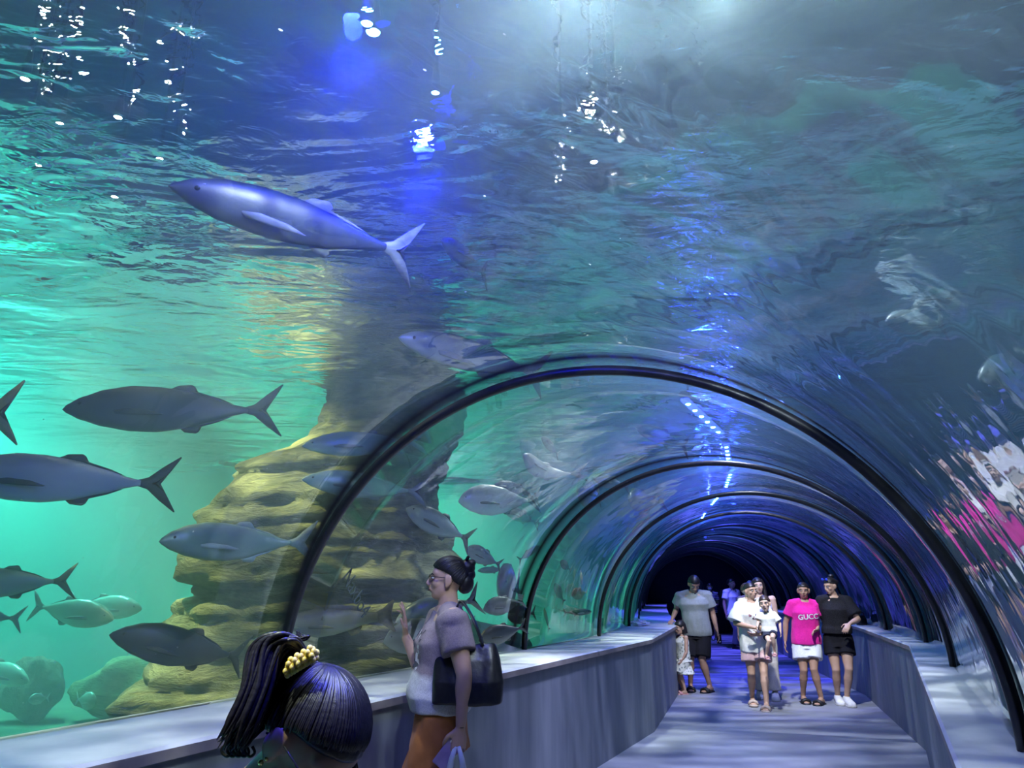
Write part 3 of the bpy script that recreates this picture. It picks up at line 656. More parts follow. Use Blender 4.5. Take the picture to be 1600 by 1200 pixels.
# pale ray gliding over the tunnel roof
def build_ray(c, rz, span, label):
    root = empty('stingray', c, rz); bm = bmesh.new()
    out = [(0, .5), (.12, .44), (.5, .06), (.53, -.02), (.4, -.14), (.16, -.36), (.06, -.44)]
    pts = out+[(-x, y) for x, y in out[::-1] if x > 0]; rings = []
    n = 8; lay = []
    for s in (1, -1):
        for k in range(n):
            f = 1-k/n*.97
            if s < 0: f = (k+1)/n
            lay.append([(x*f*span, y*f*span, span*(.10*(1-f*f)**.7*(1 if s > 0 else -.45)+.05*abs(x*f)**1.2)) for x, y in pts])
    top = lay[:n][::-1]; bot = lay[n:]
    ring_loft(bm, top[:-0 or None][::1][::-1][::-1], True, False)
    ring_loft(bm, bot, True, False)
    bmesh.ops.holes_fill(bm, edges=bm.edges); bmesh.ops.remove_doubles(bm, verts=bm.verts, dist=.002)
    bmesh.ops.recalc_face_normals(bm, faces=bm.faces)
    obj('body', bm, M('fish_pale'), root, True)
    bm = bmesh.new(); add_tube(bm, [(0, -.42*span, .01), (.02*span, -.8*span, .02), (.0, -1.15*span, .02)], [.022*span, .012*span, .004*span], 8); obj('tail', bm, M('fish_grey'), root, True)
    for s in (-1, 1):
        bm = bmesh.new(); add_ball(bm, (s*.09*span, .3*span, .085*span), .018*span, 10); obj('eye', bm, M('fish_eye'), root, True)
    tag(root, label, 'fish'); return root

# ------------------------------------------------------------------ people
pmat('skin', (0.52, 0.33, 0.23), 0.5, (0.47, 0.29, 0.20), 12, 0.35)
pmat('skin_tan', (0.42, 0.25, 0.17), 0.5, (0.38, 0.22, 0.15), 12, 0.35)
pmat('skin_light', (0.62, 0.43, 0.33), 0.5, (0.57, 0.39, 0.29), 12, 0.35)
pmat('lips', (0.40, 0.19, 0.16), 0.45); pmat('eye_white', (0.75, 0.75, 0.72), 0.2); pmat('iris', (0.02, 0.012, 0.01), 0.15)
pmat('brow', (0.015, 0.012, 0.01), 0.8); pmat('nail', (0.65, 0.42, 0.36), 0.3)
def hair_mat(name, c):
    m, N, L, B, O = new_mat(name); B.inputs['Roughness'].default_value = 0.42; B.inputs['Specular IOR Level'].default_value = 0.45
    n = noise_node(N, L, 1.0, 3, 0.2, stretch=(160, 14, 160)); r = ramp(N, [(0.3, c), (0.7, tuple(x*2.4+.006 for x in c))]); L.new(n.outputs[0], r.inputs[0]); L.new(r.outputs[0], B.inputs['Base Color'])
    bp = N.new('ShaderNodeBump'); bp.inputs['Strength'].default_value = 0.25; bp.inputs['Distance'].default_value = 0.003
    L.new(n.outputs[0], bp.inputs['Height']); L.new(bp.outputs[0], B.inputs['Normal']); return m
hair_mat('hair_black', (0.006, 0.005, 0.006)); hair_mat('hair_brown', (0.02, 0.012, 0.009)); hair_mat('hair_grey', (0.45, 0.45, 0.47))
def cloth(name, c, c2=None, sc=60, bump=0.25): return pmat(name, c, 0.85, c2 or tuple(x*.88 for x in c), sc, 0.2, bump, sheen=0.12 if sum(c) > .3 else 0.0, bscale=9)
cloth('tee_white', (0.80, 0.80, 0.74)); cloth('tee_pink', (0.75, 0.02, 0.30)); cloth('short_white', (0.78, 0.80, 0.82)); cloth('short_pink', (0.62, 0.42, 0.42))
cloth('polo_grey', (0.24, 0.27, 0.26)); cloth('cloth_black', (0.007, 0.007, 0.010)); cloth('top_black', (0.007, 0.007, 0.009), (0.02, 0.02, 0.024), 120)
cloth('tee_mauve', (0.27, 0.215, 0.225), (0.23, 0.185, 0.195), 160); cloth('short_rust', (0.46, 0.17, 0.045), (0.40, 0.145, 0.035), 14)
cloth('tee_cream', (0.74, 0.70, 0.55)); cloth('trouser_beige', (0.55, 0.52, 0.48)); cloth('top_lilac', (0.66, 0.62, 0.74)); cloth('jean_grey', (0.16, 0.17, 0.19))
cloth('short_navy', (0.03, 0.035, 0.06)); cloth('dress_navy', (0.014, 0.014, 0.022)); cloth('tee_teal', (0.10, 0.55, 0.46), (0.07, 0.47, 0.40), 8)
cloth('tee_fade', (0.62, 0.60, 0.57))
cloth('strap_purple', (0.16, 0.06, 0.42)); cloth('mask_white', (0.8, 0.8, 0.82)); cloth('under_white', (0.85, 0.85, 0.85))
def floral():
    m, N, L, B, O = new_mat('floral'); B.inputs['Roughness'].default_value = .85
    tc = N.new('ShaderNodeTexCoord'); v = N.new('ShaderNodeTexVoronoi'); v.inputs['Scale'].default_value = 26; L.new(tc.outputs['Object'], v.inputs['Vector'])
    r = ramp(N, [(.18, (.16, .2, .18)), (.34, (.52, .54, .46)), (.5, (.62, .63, .54))]); L.new(v.outputs['Distance'], r.inputs[0]); L.new(r.outputs[0], B.inputs['Base Color'])
floral()
def striped():
    m, N, L, B, O = new_mat('stripes'); B.inputs['Roughness'].default_value = .85
    tc = N.new('ShaderNodeTexCoord'); w = N.new('ShaderNodeTexWave'); w.bands_direction = 'Z'; w.inputs['Scale'].default_value = 7; L.new(tc.outputs['Object'], w.inputs['Vector'])
    r = ramp(N, [(.55, (.03, .03, .08)), (.7, (.6, .6, .65))]); L.new(w.outputs[0], r.inputs[0]); L.new(r.outputs[0], B.inputs['Base Color'])
striped()
pmat('leather_black', (0.008, 0.008, 0.010), 0.38, (0.014, 0.014, 0.016), 40, 0.5, 0.1); pmat('shoe_white', (0.75, 0.75, 0.73), 0.6); pmat('shoe_sole', (0.55, 0.54, 0.5), 0.7)
pmat('shoe_black', (0.012, 0.012, 0.014), 0.5); pmat('sandal_beige', (0.55, 0.43, 0.36), 0.6); pmat('sandal_pink', (0.7, 0.35, 0.4), 0.6)
pmat('gold', (0.85, 0.62, 0.25), 0.25, metal=1.0); pmat('flower_yellow', (0.85, 0.60, 0.06), 0.4, (0.9, 0.72, 0.2), 60); pmat('metal_frame', (0.03, 0.025, 0.03), 0.3, metal=.6)
pmat('phone_purple', (0.35, 0.25, 0.42), 0.3, coat=.5); pmat('phone_black', (0.01, 0.01, 0.012), 0.2); pmat('print_white', (0.82, 0.82, 0.86), 0.7); pmat('print_dark', (0.08, 0.07, 0.08), 0.7); pmat('print_pink', (0.5, 0.2, 0.25), 0.7)
pmat('lens_blue', (0.03, 0.05, 0.5), 0.1, (0.05, 0.1, 0.7), 30, coat=.5)
m_, N_, L_, B_, O_ = new_mat('bag_plastic'); B_.inputs['Base Color'].default_value = (.8, .84, .88, 1); B_.inputs['Roughness'].default_value = .35; B_.inputs['Transmission Weight'].default_value = .15
m_, N_, L_, B_, O_ = new_mat('lens_clear'); N_.remove(B_); t_ = N_.new('ShaderNodeBsdfTransparent'); g_ = N_.new('ShaderNodeBsdfGlossy'); g_.inputs['Roughness'].default_value = .03; x_ = N_.new('ShaderNodeMixShader'); x_.inputs[0].default_value = .12
t_.inputs['Color'].default_value = (.8, .82, .84, 1); L_.new(t_.outputs[0], x_.inputs[1]); L_.new(g_.outputs[0], x_.inputs[2]); L_.new(x_.outputs[0], O_.inputs['Surface'])

def lerp(a, b, t): return Vector(a)*(1-t)+Vector(b)*t
def ell_loft(bm, secs, n=28, sup=2.4):
    """sections (centre, half width, half depth, x axis, y axis) -> closed skin"""
    rings = []
    for c, rx, ry, ax, ay in secs:
        c = Vector(c); ring = []
        for k in range(n):
            a = 2*PI*k/n; ca, sa = math.cos(a), math.sin(a)
            q = (abs(ca)**sup+abs(sa)**sup)**(-1/sup)
            ring.append(c+ax*(rx*ca*q)+ay*(ry*sa*q))
        rings.append(ring)
    return ring_loft(bm, rings)
HEAD = 0.225
class Fig:
    """joints of one figure; faces +y, right hand on +x; metres for its own height H"""
    def __init__(s, H, fem=True, child=False, lean=(0, 0), hip=(0, 0), twist=0.0, head=(0, 0, 0), legs=None, arms=None, build=1.0, hips_z=None, head_k=1.0, seat=False):
        s.H, s.fem, s.child, s.build = H, fem, child, build; k = H
        s.hk = head_k*(H/1.62)**(.55 if not child else .25)*(.98 if fem else 1.03)
        hz = hips_z if hips_z is not None else 0.515*k
        s.pel = Vector((hip[0], hip[1], hz)); s.shw = (.106 if fem else .122)*k*build**.4; s.hpw = .054*k
        up = Vector((lean[0], lean[1], 1)).normalized(); s.up = up
        tw = math.radians(twist); s.ax = Vector((math.cos(tw), math.sin(tw), 0)); s.ax = (s.ax-up*s.ax.dot(up)).normalized(); s.ay = up.cross(s.ax).normalized()
        t = .295*k if not child else .27*k
        s.waist = s.pel+up*(.09*k); s.chest = s.pel+up*(.21*k); s.sh = s.pel+up*t; s.neck = s.pel+up*(t+.035*k)
        s.yaw, s.pit, s.rol = [math.radians(v) for v in head]
        s.R = Matrix.Rotation(s.yaw, 3, 'Z') @ Matrix.Rotation(-s.pit, 3, 'X') @ Matrix.Rotation(s.rol, 3, 'Y')
        s.hc = s.neck+up*(.018*k)+ s.R @ Vector((0, .016, .105))*s.hk
        s.legs = legs or {1: ((.0, 0), 0), -1: ((0, 0), 0)}
        s.joint = {}
        for sd in (1, -1):
            hipj = s.pel+Vector((sd*s.hpw, 0, -.01*k))
            foot, yaw = s.legs[sd][0], s.legs[sd][1]; fz = s.legs[sd][2] if len(s.legs[sd]) > 2 else 0.0
            if len(foot) == 2: ank = Vector((sd*s.hpw*.9+foot[0], foot[1], .05*k+fz))
            else: ank = Vector(foot)
            L1, L2 = .245*k, .235*k; d = ank-hipj; D = d.length
            if D > (L1+L2)*.999: d = d*((L1+L2)*.999/D); D = d.length; 
            h = math.sqrt(max(1e-6, L1*L1-((D*D+L1*L1-L2*L2)/(2*D))**2)); a = (D*D+L1*L1-L2*L2)/(2*D)
            fwd = Vector((math.sin(-math.radians(yaw)), math.cos(math.radians(yaw)), 0.0)); u = d.normalized(); f = (fwd-u*fwd.dot(u)).normalized()
            knee = hipj+u*a+f*h; s.joint['leg', sd] = (hipj, knee, hipj+d, yaw)
            shj = s.sh+s.ax*(sd*s.shw)
            el, wr = (arms or {}).get(sd, (None, None))[:2]
            if el is None: el = shj+Vector((sd*.035*k, -.01*k, -.172*k)); wr = el+Vector((sd*.01*k, .03*k, -.145*k))
            else: el = Vector(el); wr = Vector(wr)
            s.joint['arm', sd] = (shj, el, wr); s.hand = getattr(s, 'hand', {}); s.hand[sd] = (arms or {}).get(sd, (None, None, None, None, .35))[2:]
def head_shape(bm, f):
    h = f.hk; R = f.R; T = lambda v: f.hc+R @ (Vector(v)*h)
    def ball(c, r, seg=20):
        vs = bmesh.ops.create_uvsphere(bm, u_segments=seg, v_segments=seg*2//3, radius=1)['verts']
        for v in vs: v.co = T((c[0]+v.co.x*r[0], c[1]+v.co.y*r[1], c[2]+v.co.z*r[2]))
    ball((0, -.014, .022), (.073, .092, .088)); ball((0, .012, -.035), (.060, .068, .072)); ball((0, .048, -.082), (.030, .030, .022))
    ball((0, .03, -.06), (.047, .05, .045)); ball((0, .052, .028), (.058, .030, .030))
    for sd in (1, -1):
        ball((sd*.038, .05, -.022), (.022, .026, .022)); ball((sd*.079, -.010, -.006), (.0085, .021, .033)); ball((sd*.075, -.004, -.03), (.009, .011, .014)); ball((sd*.085, -.018, -.002), (.006, .012, .026))
        ball((sd*.011, .088, -.030), (.009, .010, .008))
    add_tube(bm, [T((0, .076, .022)), T((0, .090, .0)), T((0, .102, -.024)), T((0, .088, -.034))], [.007*h, .0085*h, .0115*h, .008*h], 10)
    add_tube(bm, [T((-.022, .078, -.052)), T((0, .084, -.052)), T((.022, .078, -.052))], [.008*h, .011*h, .008*h], 8)
    return T
def hand_shape(bm, wr, d, nrm, side, k, curl=.35, spread=.10, thumb=.6, lens=None):
    """palm plus five bent fingers; d = along the hand, nrm = out of the palm, thumb on the side given by side"""
    d = Vector(d).normalized(); n = Vector(nrm); n = (n-d*n.dot(d)).normalized(); x = d.cross(n)*side
    L = .182*k; pl = L*.52
    ell_loft(bm, [(wr-d*.008*k, .021*k, .016*k, x, n), (wr+d*.02*k, .026*k, .015*k, x, n), (wr+d*pl*.6, .038*k, .014*k, x, n), (wr+d*pl, .039*k, .012*k, x, n), (wr+d*pl*1.06, .034*k, .008*k, x, n)], 18)
    fl = [.43, .48, .45, .36]
    for i in range(4):
        off = (1.5-i)*.0205*k; r = .0088*k*(1-.08*(i == 3)); b = wr+d*pl*(.96-.03*abs(i-1))+x*off
        c = curl[i] if hasattr(curl, '__len__') else curl*(1+.12*i)
        sp = (1.5-i)*spread; dd = (d+x*sp*.5).normalized(); p = b-dd*.012*k; pts = [p, b]; ang = c*.5; q = b
        for seg in (.45, .31, .24):
            dirn = dd*math.cos(ang)+n*math.sin(ang); q = q+dirn*(fl[i]*L*seg); pts.append(q); ang += c*1.0
        add_tube(bm, pts, [r, r*1.02, r*.96, r*.88, r*.7], 10)
        add_ball(bm, pts[-1], r*.72, 8)
    b = wr+d*pl*.28+x*.028*k; t1 = b+(d*.55+x*.75+n*.35*thumb).normalized()*.036*k; t2 = t1+(d*.85+x*.30+n*.6*thumb).normalized()*.03*k; t3 = t2+(d*.95+x*.05+n*.6*thumb).normalized()*.022*k
    add_tube(bm, [wr+d*pl*.12+x*.012*k, b, t1, t2, t3], [.012*k, .0135*k, .011*k, .0098*k, .007*k], 10); add_ball(bm, t3, .0072*k, 8)
def body_shape(bm, f, fingers=True):
    k, b = f.H, f.build; ax, ay, up = f.ax, f.ay, f.up; fm = f.fem
    X0, Y0 = Vector((1, 0, 0)), Vector((0, 1, 0))
    w = (lambda v: v*k*b)
    ell_loft(bm, [(f.pel-up*.055*k, w(.070), w(.058), X0, Y0), (f.pel-up*.02*k, w(.098 if fm else .095), w(.068), X0, Y0), (f.pel+up*.03*k, w(.099 if fm else .094), w(.066), X0, Y0),
                  (f.waist, w(.080 if fm else .088), w(.058), ax, ay), (f.waist+up*.06*k, w(.083 if fm else .094), w(.060), ax, ay), (f.chest, w(.092 if fm else .106), w(.066), ax, ay),
                  (f.sh-up*.025*k, w(.098 if fm else .112), w(.058), ax, ay), (f.sh+up*.008*k, w(.075 if fm else .085), w(.044), ax, ay), (f.neck, w(.034), w(.034), ax, ay)])
    if fm and not f.child:
        for sd in (1, -1): add_ball(bm, f.chest+ax*sd*.045*k+ay*.05*k-up*.005*k, (.042*k, .035*k, .042*k), 16)
    add_tube(bm, [f.neck-up*.04*k, f.neck, lerp(f.neck, f.hc, .6), f.hc], [.036*k, .031*k, .030*k, .03*k], 16)
    head_shape(bm, f); hk = f.hk
    for sd in (1, -1):
        hp, kn, an, yaw = f.joint['leg', sd]
        add_tube(bm, [hp+Vector((0, 0, .02*k)), hp-Vector((0, 0, .03*k))*1+(kn-hp)*.1, lerp(hp, kn, .5), lerp(hp, kn, .9), kn, lerp(kn, an, .12), lerp(kn, an, .32), lerp(kn, an, .7), an],
                 [.056*k*b, .054*k*b, .047*k*b, .034*k, .0325*k, .031*k, .034*k, .023*k, .020*k], 20)
        y = math.radians(yaw); fw = Vector((-math.sin(y), math.cos(y), 0)); rt = Vector((fw.y, -fw.x, 0)); g = an-Vector((0, 0, .05*k)); Z = Vector((0, 0, 1))
        ell_loft(bm, [(g-fw*.032*k+Z*.022*k, .012*k, .012*k, rt, Z), (g-fw*.025*k+Z*.024*k, .020*k, .021*k, rt, Z), (g+fw*.01*k+Z*.032*k, .021*k, .03*k, rt, Z), (g+fw*.05*k+Z*.024*k, .024*k, .021*k, rt, Z),
                      (g+fw*.085*k+Z*.015*k, .028*k, .013*k, rt, Z), (g+fw*.11*k+Z*.011*k, .024*k, .009*k, rt, Z), (g+fw*.122*k+Z*.009*k, .014*k, .006*k, rt, Z)], 18)
        s0, el, wr = f.joint['arm', sd]
        add_tube(bm, [s0-f.ax*sd*.03*k, s0, lerp(s0, el, .3), lerp(s0, el, .8), el, lerp(el, wr, .25), lerp(el, wr, .7), wr], [.034*k, .034*k*b**.5, .031*k*b, .025*k*b, .0235*k, .0245*k, .018*k, .0145*k], 16)
        add_ball(bm, s0, (.034*k, .034*k, .036*k), 14)
        hd = f.hand[sd]; d, nm, cu = (hd+(None, None, .35)[len(hd):]) if len(hd) < 3 else hd[:3]
        if d is None: d = (wr-el).normalized()+Vector((0, 0.1, 0)); nm = Vector((-sd, .2, 0))
        hand_shape(bm, wr, d, nm, sd*(1 if True else -1)*thumb_side(d, nm, sd), k/1.62*.98*1.0, cu)
def thumb_side(d, nm, sd):
    # side so that the thumb falls on the correct edge: for a right hand (sd=1) thumb = palm normal x fingers... 
    return 1 if sd == 1 else 1
def seg_sleeve(bm, s0, el, wr, r0, r1, upto, k):
    if upto <= 1: e = lerp(s0, el, upto); pts = [s0+(s0-e)*.12, s0, lerp(s0, e, .5), e]
    else: e = lerp(el, wr, upto-1); pts = [s0, lerp(s0, el, .5), el, e]
    add_tube(bm, pts, [r0*.9, r0, (r0+r1)/2, r1], 18)
def torso_wrap(bm, f, secs, n=36, puff=None):
    """garment round the torso; secs: (height fraction from pelvis to shoulder, half width, half depth, forward shift), in units of H"""
    k = f.H; T = (f.sh-f.pel).length; out = []
    for t, rx, ry, sh in secs:
        c = f.pel+f.up*(T*t)+f.ay*sh*k; m = max(0, min(1, t*1.6)); ax = (Vector((1, 0, 0))*(1-m)+f.ax*m).normalized(); ay = f.up.cross(ax).normalized()
        out.append((c, rx*k*f.build, ry*k*f.build, ax, ay))
    ell_loft(bm, out, n, 2.3)
def fold(o, amp, sc, seed=0, zmax=None):
    me = o.data; N_ = len(me.vertices); nr = [v.normal.copy() for v in me.vertices]; co = []
    for v, m_ in zip(me.vertices, nr):
        p = v.co; n = noise.noise(Vector((p.x*sc, p.y*sc, p.z*sc*.45+seed)))+.5*noise.noise(Vector((p.x*sc*2.1, p.y*sc*2.1, p.z*sc*.8+seed)))
        q = p+m_*(n*amp); co.extend((q.x, q.y, q.z))
    me.vertices.foreach_set('co', co); me.update()
def shirt(f, root, mat, name='shirt', hem=-.12, sleeve=.62, loose=1.0, sleeve_r=None, vox=.008, neck_r=.047, belly=0.0, foldamp=.006):
    k = f.H; bm = bmesh.new(); fm = f.fem; l = loose
    torso_wrap(bm, f, [(hem, .112*l, .086*l, .004), (hem+.14, .113*l, .085*l+belly*.6, .004+belly*.5), (max(.32, hem+.2), .104*l, .078*l+belly, .004+belly*.6), (.55, .103*l, .080*l, .006), (.75, .107*l if fm else .12*l, .084*l, .010), (.9, .104*l if fm else .118*l, .068*l, .002), (.98, .080 if fm else .090, .054, 0), (1.04, .054, .046, 0), (1.065, neck_r, neck_r*.95, .004)])
    for sd in (1, -1):
        s0, el, wr = f.joint['arm', sd]; r = (sleeve_r or .047)*k
        if sleeve: add_ball(bm, s0-f.up*.004*k, (.043*k, .044*k, .041*k), 16); seg_sleeve(bm, s0-f.ax*sd*.02*k, el, wr, .052*k, r+.004*k, sleeve, k); add_tube(bm, [f.sh+f.up*.012*k+f.ax*sd*.03*k, s0-f.up*.004*k], [.042*k, .041*k], 14)
        else: add_tube(bm, [f.chest+f.ax*sd*.06*k, f.sh+f.up*.014*k+f.ax*sd*.05*k], [.05*k, .034*k], 14)
    o = obj(name, bm, mat, root); remesh(o, vox*k/1.6, 9, .6); fold(o, foldamp, 11, f.H*7); return o
def shorts(f, root, mat, name='shorts', length=.55, flare=1.0, top=.18, vox=.008, skirt=False, foldamp=.005):
    k = f.H; bm = bmesh.new(); T = (f.sh-f.pel).length
    torso_wrap(bm, f, [(-.24, .104*flare, .082*flare, 0), (-.12, .107, .078, 0), (.05, .105, .073, 0), (top, .094, .067, 0), (top+.02, .088, .062, 0)])
    for sd in (1, -1):
        hp, kn, an, yaw = f.joint['leg', sd]
        if length <= 1: e = lerp(hp, kn, length); pts = [hp+Vector((0, 0, .03*k)), lerp(hp, e, .3), lerp(hp, e, .7), e]; rr = [.058*k, .060*k*flare, .061*k*flare, .062*k*flare]
        else: e = lerp(kn, an, length-1); pts = [hp+Vector((0, 0, .03*k)), lerp(hp, kn, .4), kn, lerp(kn, an, .5), e]; rr = [.058*k, .058*k*flare, .048*k*flare, .048*k*flare, .050*k*flare]
        add_tube(bm, pts, [r*f.build for r in rr], 20)
    if skirt:
        hz = min(f.joint['leg', s_][0].z+(f.joint['leg', s_][1].z-f.joint['leg', s_][0].z)*length for s_ in (1, -1))
        ell_loft(bm, [(Vector((f.pel.x, f.pel.y+.01, hz)), .125*k*flare, .095*k*flare, Vector((1, 0, 0)), Vector((0, 1, 0))), (Vector((f.pel.x, f.pel.y, (hz+f.pel.z)/2)), .118*k, .088*k, Vector((1, 0, 0)), Vector((0, 1, 0))), (f.pel, .108*k, .078*k, Vector((1, 0, 0)), Vector((0, 1, 0)))], 32)
    o = obj(name, bm, mat, root); remesh(o, vox*k/1.6, 3); fold(o, foldamp, 12, 3); return o
def face_bits(f, root, detail=True, mask=False):
    T = lambda v: f.hc+f.R @ (Vector(v)*f.hk); h = f.hk; rot = f.R.to_quaternion()
    for sd in (1, -1):
        bm = bmesh.new(); add_ball(bm, T((sd*.031, .0735, .006)), (.0135*h, .008*h, .0065*h), 12, rot); e = obj('eye', bm, M('eye_white'), root, True)
        bm = bmesh.new(); add_ball(bm, T((sd*.031, .0785, .006)), (.0062*h, .004*h, .0062*h), 10, rot); obj('iris', bm, M('iris'), e, True)
        bm = bmesh.new(); add_tube(bm, [T((sd*.016, .081, .022)), T((sd*.032, .079, .027)), T((sd*.049, .066, .023))], [.0025*h, .0032*h, .0018*h], 6); obj('eyebrow', bm, M('brow'), root, True)
    bm = bmesh.new(); add_tube(bm, [T((-.02, .0805, -.053)), T((-.007, .0925, -.050)), T((0, .0935, -.0515)), T((.007, .0925, -.050)), T((.02, .0805, -.053))], [.0015*h, .003*h, .003*h, .003*h, .0015*h], 8)
    add_tube(bm, [T((-.017, .081, -.0565)), T((0, .093, -.0585)), T((.017, .081, -.0565))], [.0015*h, .0036*h, .0015*h], 8); obj('mouth', bm, M('lips'), root, True)
def hair(f, root, mat, style='short', vox=.006, fringe=0.0):
    """skull cap with hairline, plus what the style adds"""
    h = f.hk; T = lambda v: f.hc+f.R @ (Vector(v)*h); bm = bmesh.new(); nu, nv = 40, 26; g = []
    for i in range(nv+1):
        row = []
        for j in range(nu):
            a = 2*PI*j/nu; front = math.sin(a)      # +1 = face side
            lim = {'short': 1.72, 'tied': 1.86, 'bob': 2.0, 'long': 2.0, 'child': 1.72}[style]
            fl = 1.10+.10*fringe*3
            sd_ = lim if style in ('bob', 'long') else (1.50 if style == 'tied' else 1.62); bk = {'tied': 2.25, 'short': 2.02, 'child': 2.02}.get(style, lim+.3)
            th_max = sd_+(fl-sd_)*max(0, front)**.7 if front > 0 else sd_+(bk-sd_)*(-front)**.6
            th = th_max*i/nv; x = math.sin(th)*math.cos(a); y = math.sin(th)*math.sin(a); z = math.cos(th)
            r = 1+.012*math.sin(a*17)*math.sin(th)
            row.append(T((x*(.0815 if style == 'tied' else .086)*r, -.014+y*.102*r, .022+z*(.0985 if style == 'tied' else .104)*r)))
        g.append(row)
    vs = ring_loft(bm, g[1:], True, False); c = bm.verts.new(T((0, -.014, .1205 if style == 'tied' else .126)))
    for k in range(nu): bm.faces.new((vs[0][(k+1) % nu], vs[0][k], c))
    edge = vs[-1]; inner = [bm.verts.new(T((0, 0, 0)) + (v.co-T((0, -.012, 0)))*.82) for v in edge]
    for k in range(nu): k2 = (k+1) % nu; bm.faces.new((edge[k], edge[k2], inner[k2], inner[k]))
    bm.faces.new(inner)
    bmesh.ops.recalc_face_normals(bm, faces=bm.faces)
    def ball(c, r): add_ball(bm, T(c), tuple(q*h for q in r), 16, f.R.to_quaternion())
    if style == 'tied': ball((0, -.118, .03), (.036, .032, .034))
    if style == 'bob':
        ell_loft(bm, [(T((0, -.045, .05)), .082*h, .062*h, f.R @ Vector((1, 0, 0)), f.R @ Vector((0, 1, 0))), (T((0, -.045, -.03)), .092*h, .064*h, f.R @ Vector((1, 0, 0)), f.R @ Vector((0, 1, 0))), (T((0, -.05, -.11)), .088*h, .055*h, f.R @ Vector((1, 0, 0)), f.R @ Vector((0, 1, 0)))], 24)
    if style == 'long':
        for sd in (1, -1): add_tube(bm, [T((sd*.05, .02, .09)), T((sd*.078, .01, .02)), T((sd*.082, -.01, -.06)), T((sd*.085, .0, -.16)), T((sd*.08, .03, -.24))], [.02*h, .024*h, .028*h, .028*h, .012*h], 12)
        add_tube(bm, [T((0, -.08, .04)), T((0, -.09, -.06)), T((0, -.095, -.2))], [.07*h, .068*h, .03*h], 14)
    o = obj('hair', bm, mat, root); remesh(o, vox*h, 2); return o
def comb(f, root, mat, base, n=150, seed=1, thick=.0022, lo=-.35):
    """strands combed back over the skull from the hairline to the tie"""
    h = f.hk; T = lambda v: f.hc+f.R @ (Vector(v)*h); bm = bmesh.new(); rnd = random.Random(seed); bd = Vector((base[0]/.0815, (base[1]+.014)/.1005, (base[2]-.022)/.0965)).normalized()
    for q in range(n):
        a = PI*(lo+(1-2*lo)*(q+rnd.random()*.8)/n); fr = max(0, math.sin(a)); th = 1.56+(1.06-1.56)*fr**.7 if math.sin(a) > 0 else 1.56+.62*(-math.sin(a))**.6
        th *= 1+rnd.uniform(-.02, .05); s_ = Vector((math.sin(th)*math.cos(a), math.sin(th)*math.sin(a), math.cos(th))); pts = []
        for j in range(15):
            t = j/14; d = (s_*(1-t)+bd*t+Vector((0, 0, .30))*math.sin(PI*t)*.6); d.normalize(); r = 1.010+.022*math.sin(PI*min(1, t*1.1))+.012*t+rnd.uniform(-.002, .002)+.004*math.sin(q*2.1)
            pts.append(T((d.x*.083*r, -.014+d.y*.1005*r, .022+d.z*.0965*r)))
        add_tube(bm, pts, [thick*.5]+[thick*(1+.5*rnd.random())]*12+[thick*.8, thick*.4], 5)
    return obj('hair_strands', bm, mat, root, True)
def shoe(f, root, sd, kind, mat, sole=None):
    k = f.H; hp, kn, an, yaw = f.joint['leg', sd]; y = math.radians(yaw); fw = Vector((-math.sin(y), math.cos(y), 0)); rt = Vector((fw.y, -fw.x, 0)); g = an-Vector((0, 0, .05*k)); Z = Vector((0, 0, 1)); bm = bmesh.new()
    if kind == 'sneaker':
        ell_loft(bm, [(g-fw*.045*k+Z*.03*k, .012*k, .02*k, rt, Z), (g-fw*.036*k+Z*.034*k, .025*k, .034*k, rt, Z), (g+fw*.0*k+Z*.038*k, .029*k, .04*k, rt, Z), (g+fw*.05*k+Z*.026*k, .031*k, .03*k, rt, Z), (g+fw*.10*k+Z*.018*k, .034*k, .022*k, rt, Z), (g+fw*.135*k+Z*.014*k, .024*k, .014*k, rt, Z)], 20)
        o = obj('shoe', bm, mat, root, True)
        bm = bmesh.new(); ell_loft(bm, [(g-fw*.05*k+Z*.004*k, .02*k, .012*k, rt, Z), (g-fw*.03*k+Z*.004*k, .031*k, .014*k, rt, Z), (g+fw*.05*k+Z*.003*k, .034*k, .013*k, rt, Z), (g+fw*.11*k+Z*.004*k, .036*k, .013*k, rt, Z), (g+fw*.142*k+Z*.007*k, .02*k, .01*k, rt, Z)], 20, 3); obj('sole', bm, sole or mat, o, True)
    else:
        th = .012*k if kind != 'platform' else .02*k
        ell_loft(bm, [(g-fw*.046*k-Z*.001*k, .018*k, th, rt, Z), (g-fw*.03*k-Z*.001*k, .029*k, th, rt, Z), (g+fw*.05*k, .033*k, th, rt, Z), (g+fw*.11*k, .036*k, th*.9, rt, Z), (g+fw*.138*k+Z*.002*k, .02*k, th*.7, rt, Z)], 20, 3)
        o = obj('sandal', bm, sole or mat, root, True)
        for q, r in (((.085, .100), .017) if kind == 'slide' else ((.075, .09), .011),):
            bm = bmesh.new()
            for w0 in (q if kind != 'slide' else (.07, .095)):
                add_tube(bm, [g+fw*w0*k-rt*.034*k+Z*.004*k, g+fw*w0*k-rt*.026*k+Z*.026*k, g+fw*w0*k+Z*.036*k, g+fw*w0*k+rt*.026*k+Z*.026*k, g+fw*w0*k+rt*.034*k+Z*.004*k], r*k*.7, 8)
            obj('strap', bm, mat, o, True)
def person(label, x, y, face, fig, skin='skin', vox=.008, z=0.0):
    """face: direction the figure looks, degrees counter-clockwise from +x of the plan"""
    root = empty('person', (x, y, z), math.radians(face-90)); tag(root, label, 'person')
    bm = bmesh.new(); body_shape(bm, fig); o = obj('body', bm, M(skin), root); remesh(o, vox*fig.H/1.6, 3, .5); return root
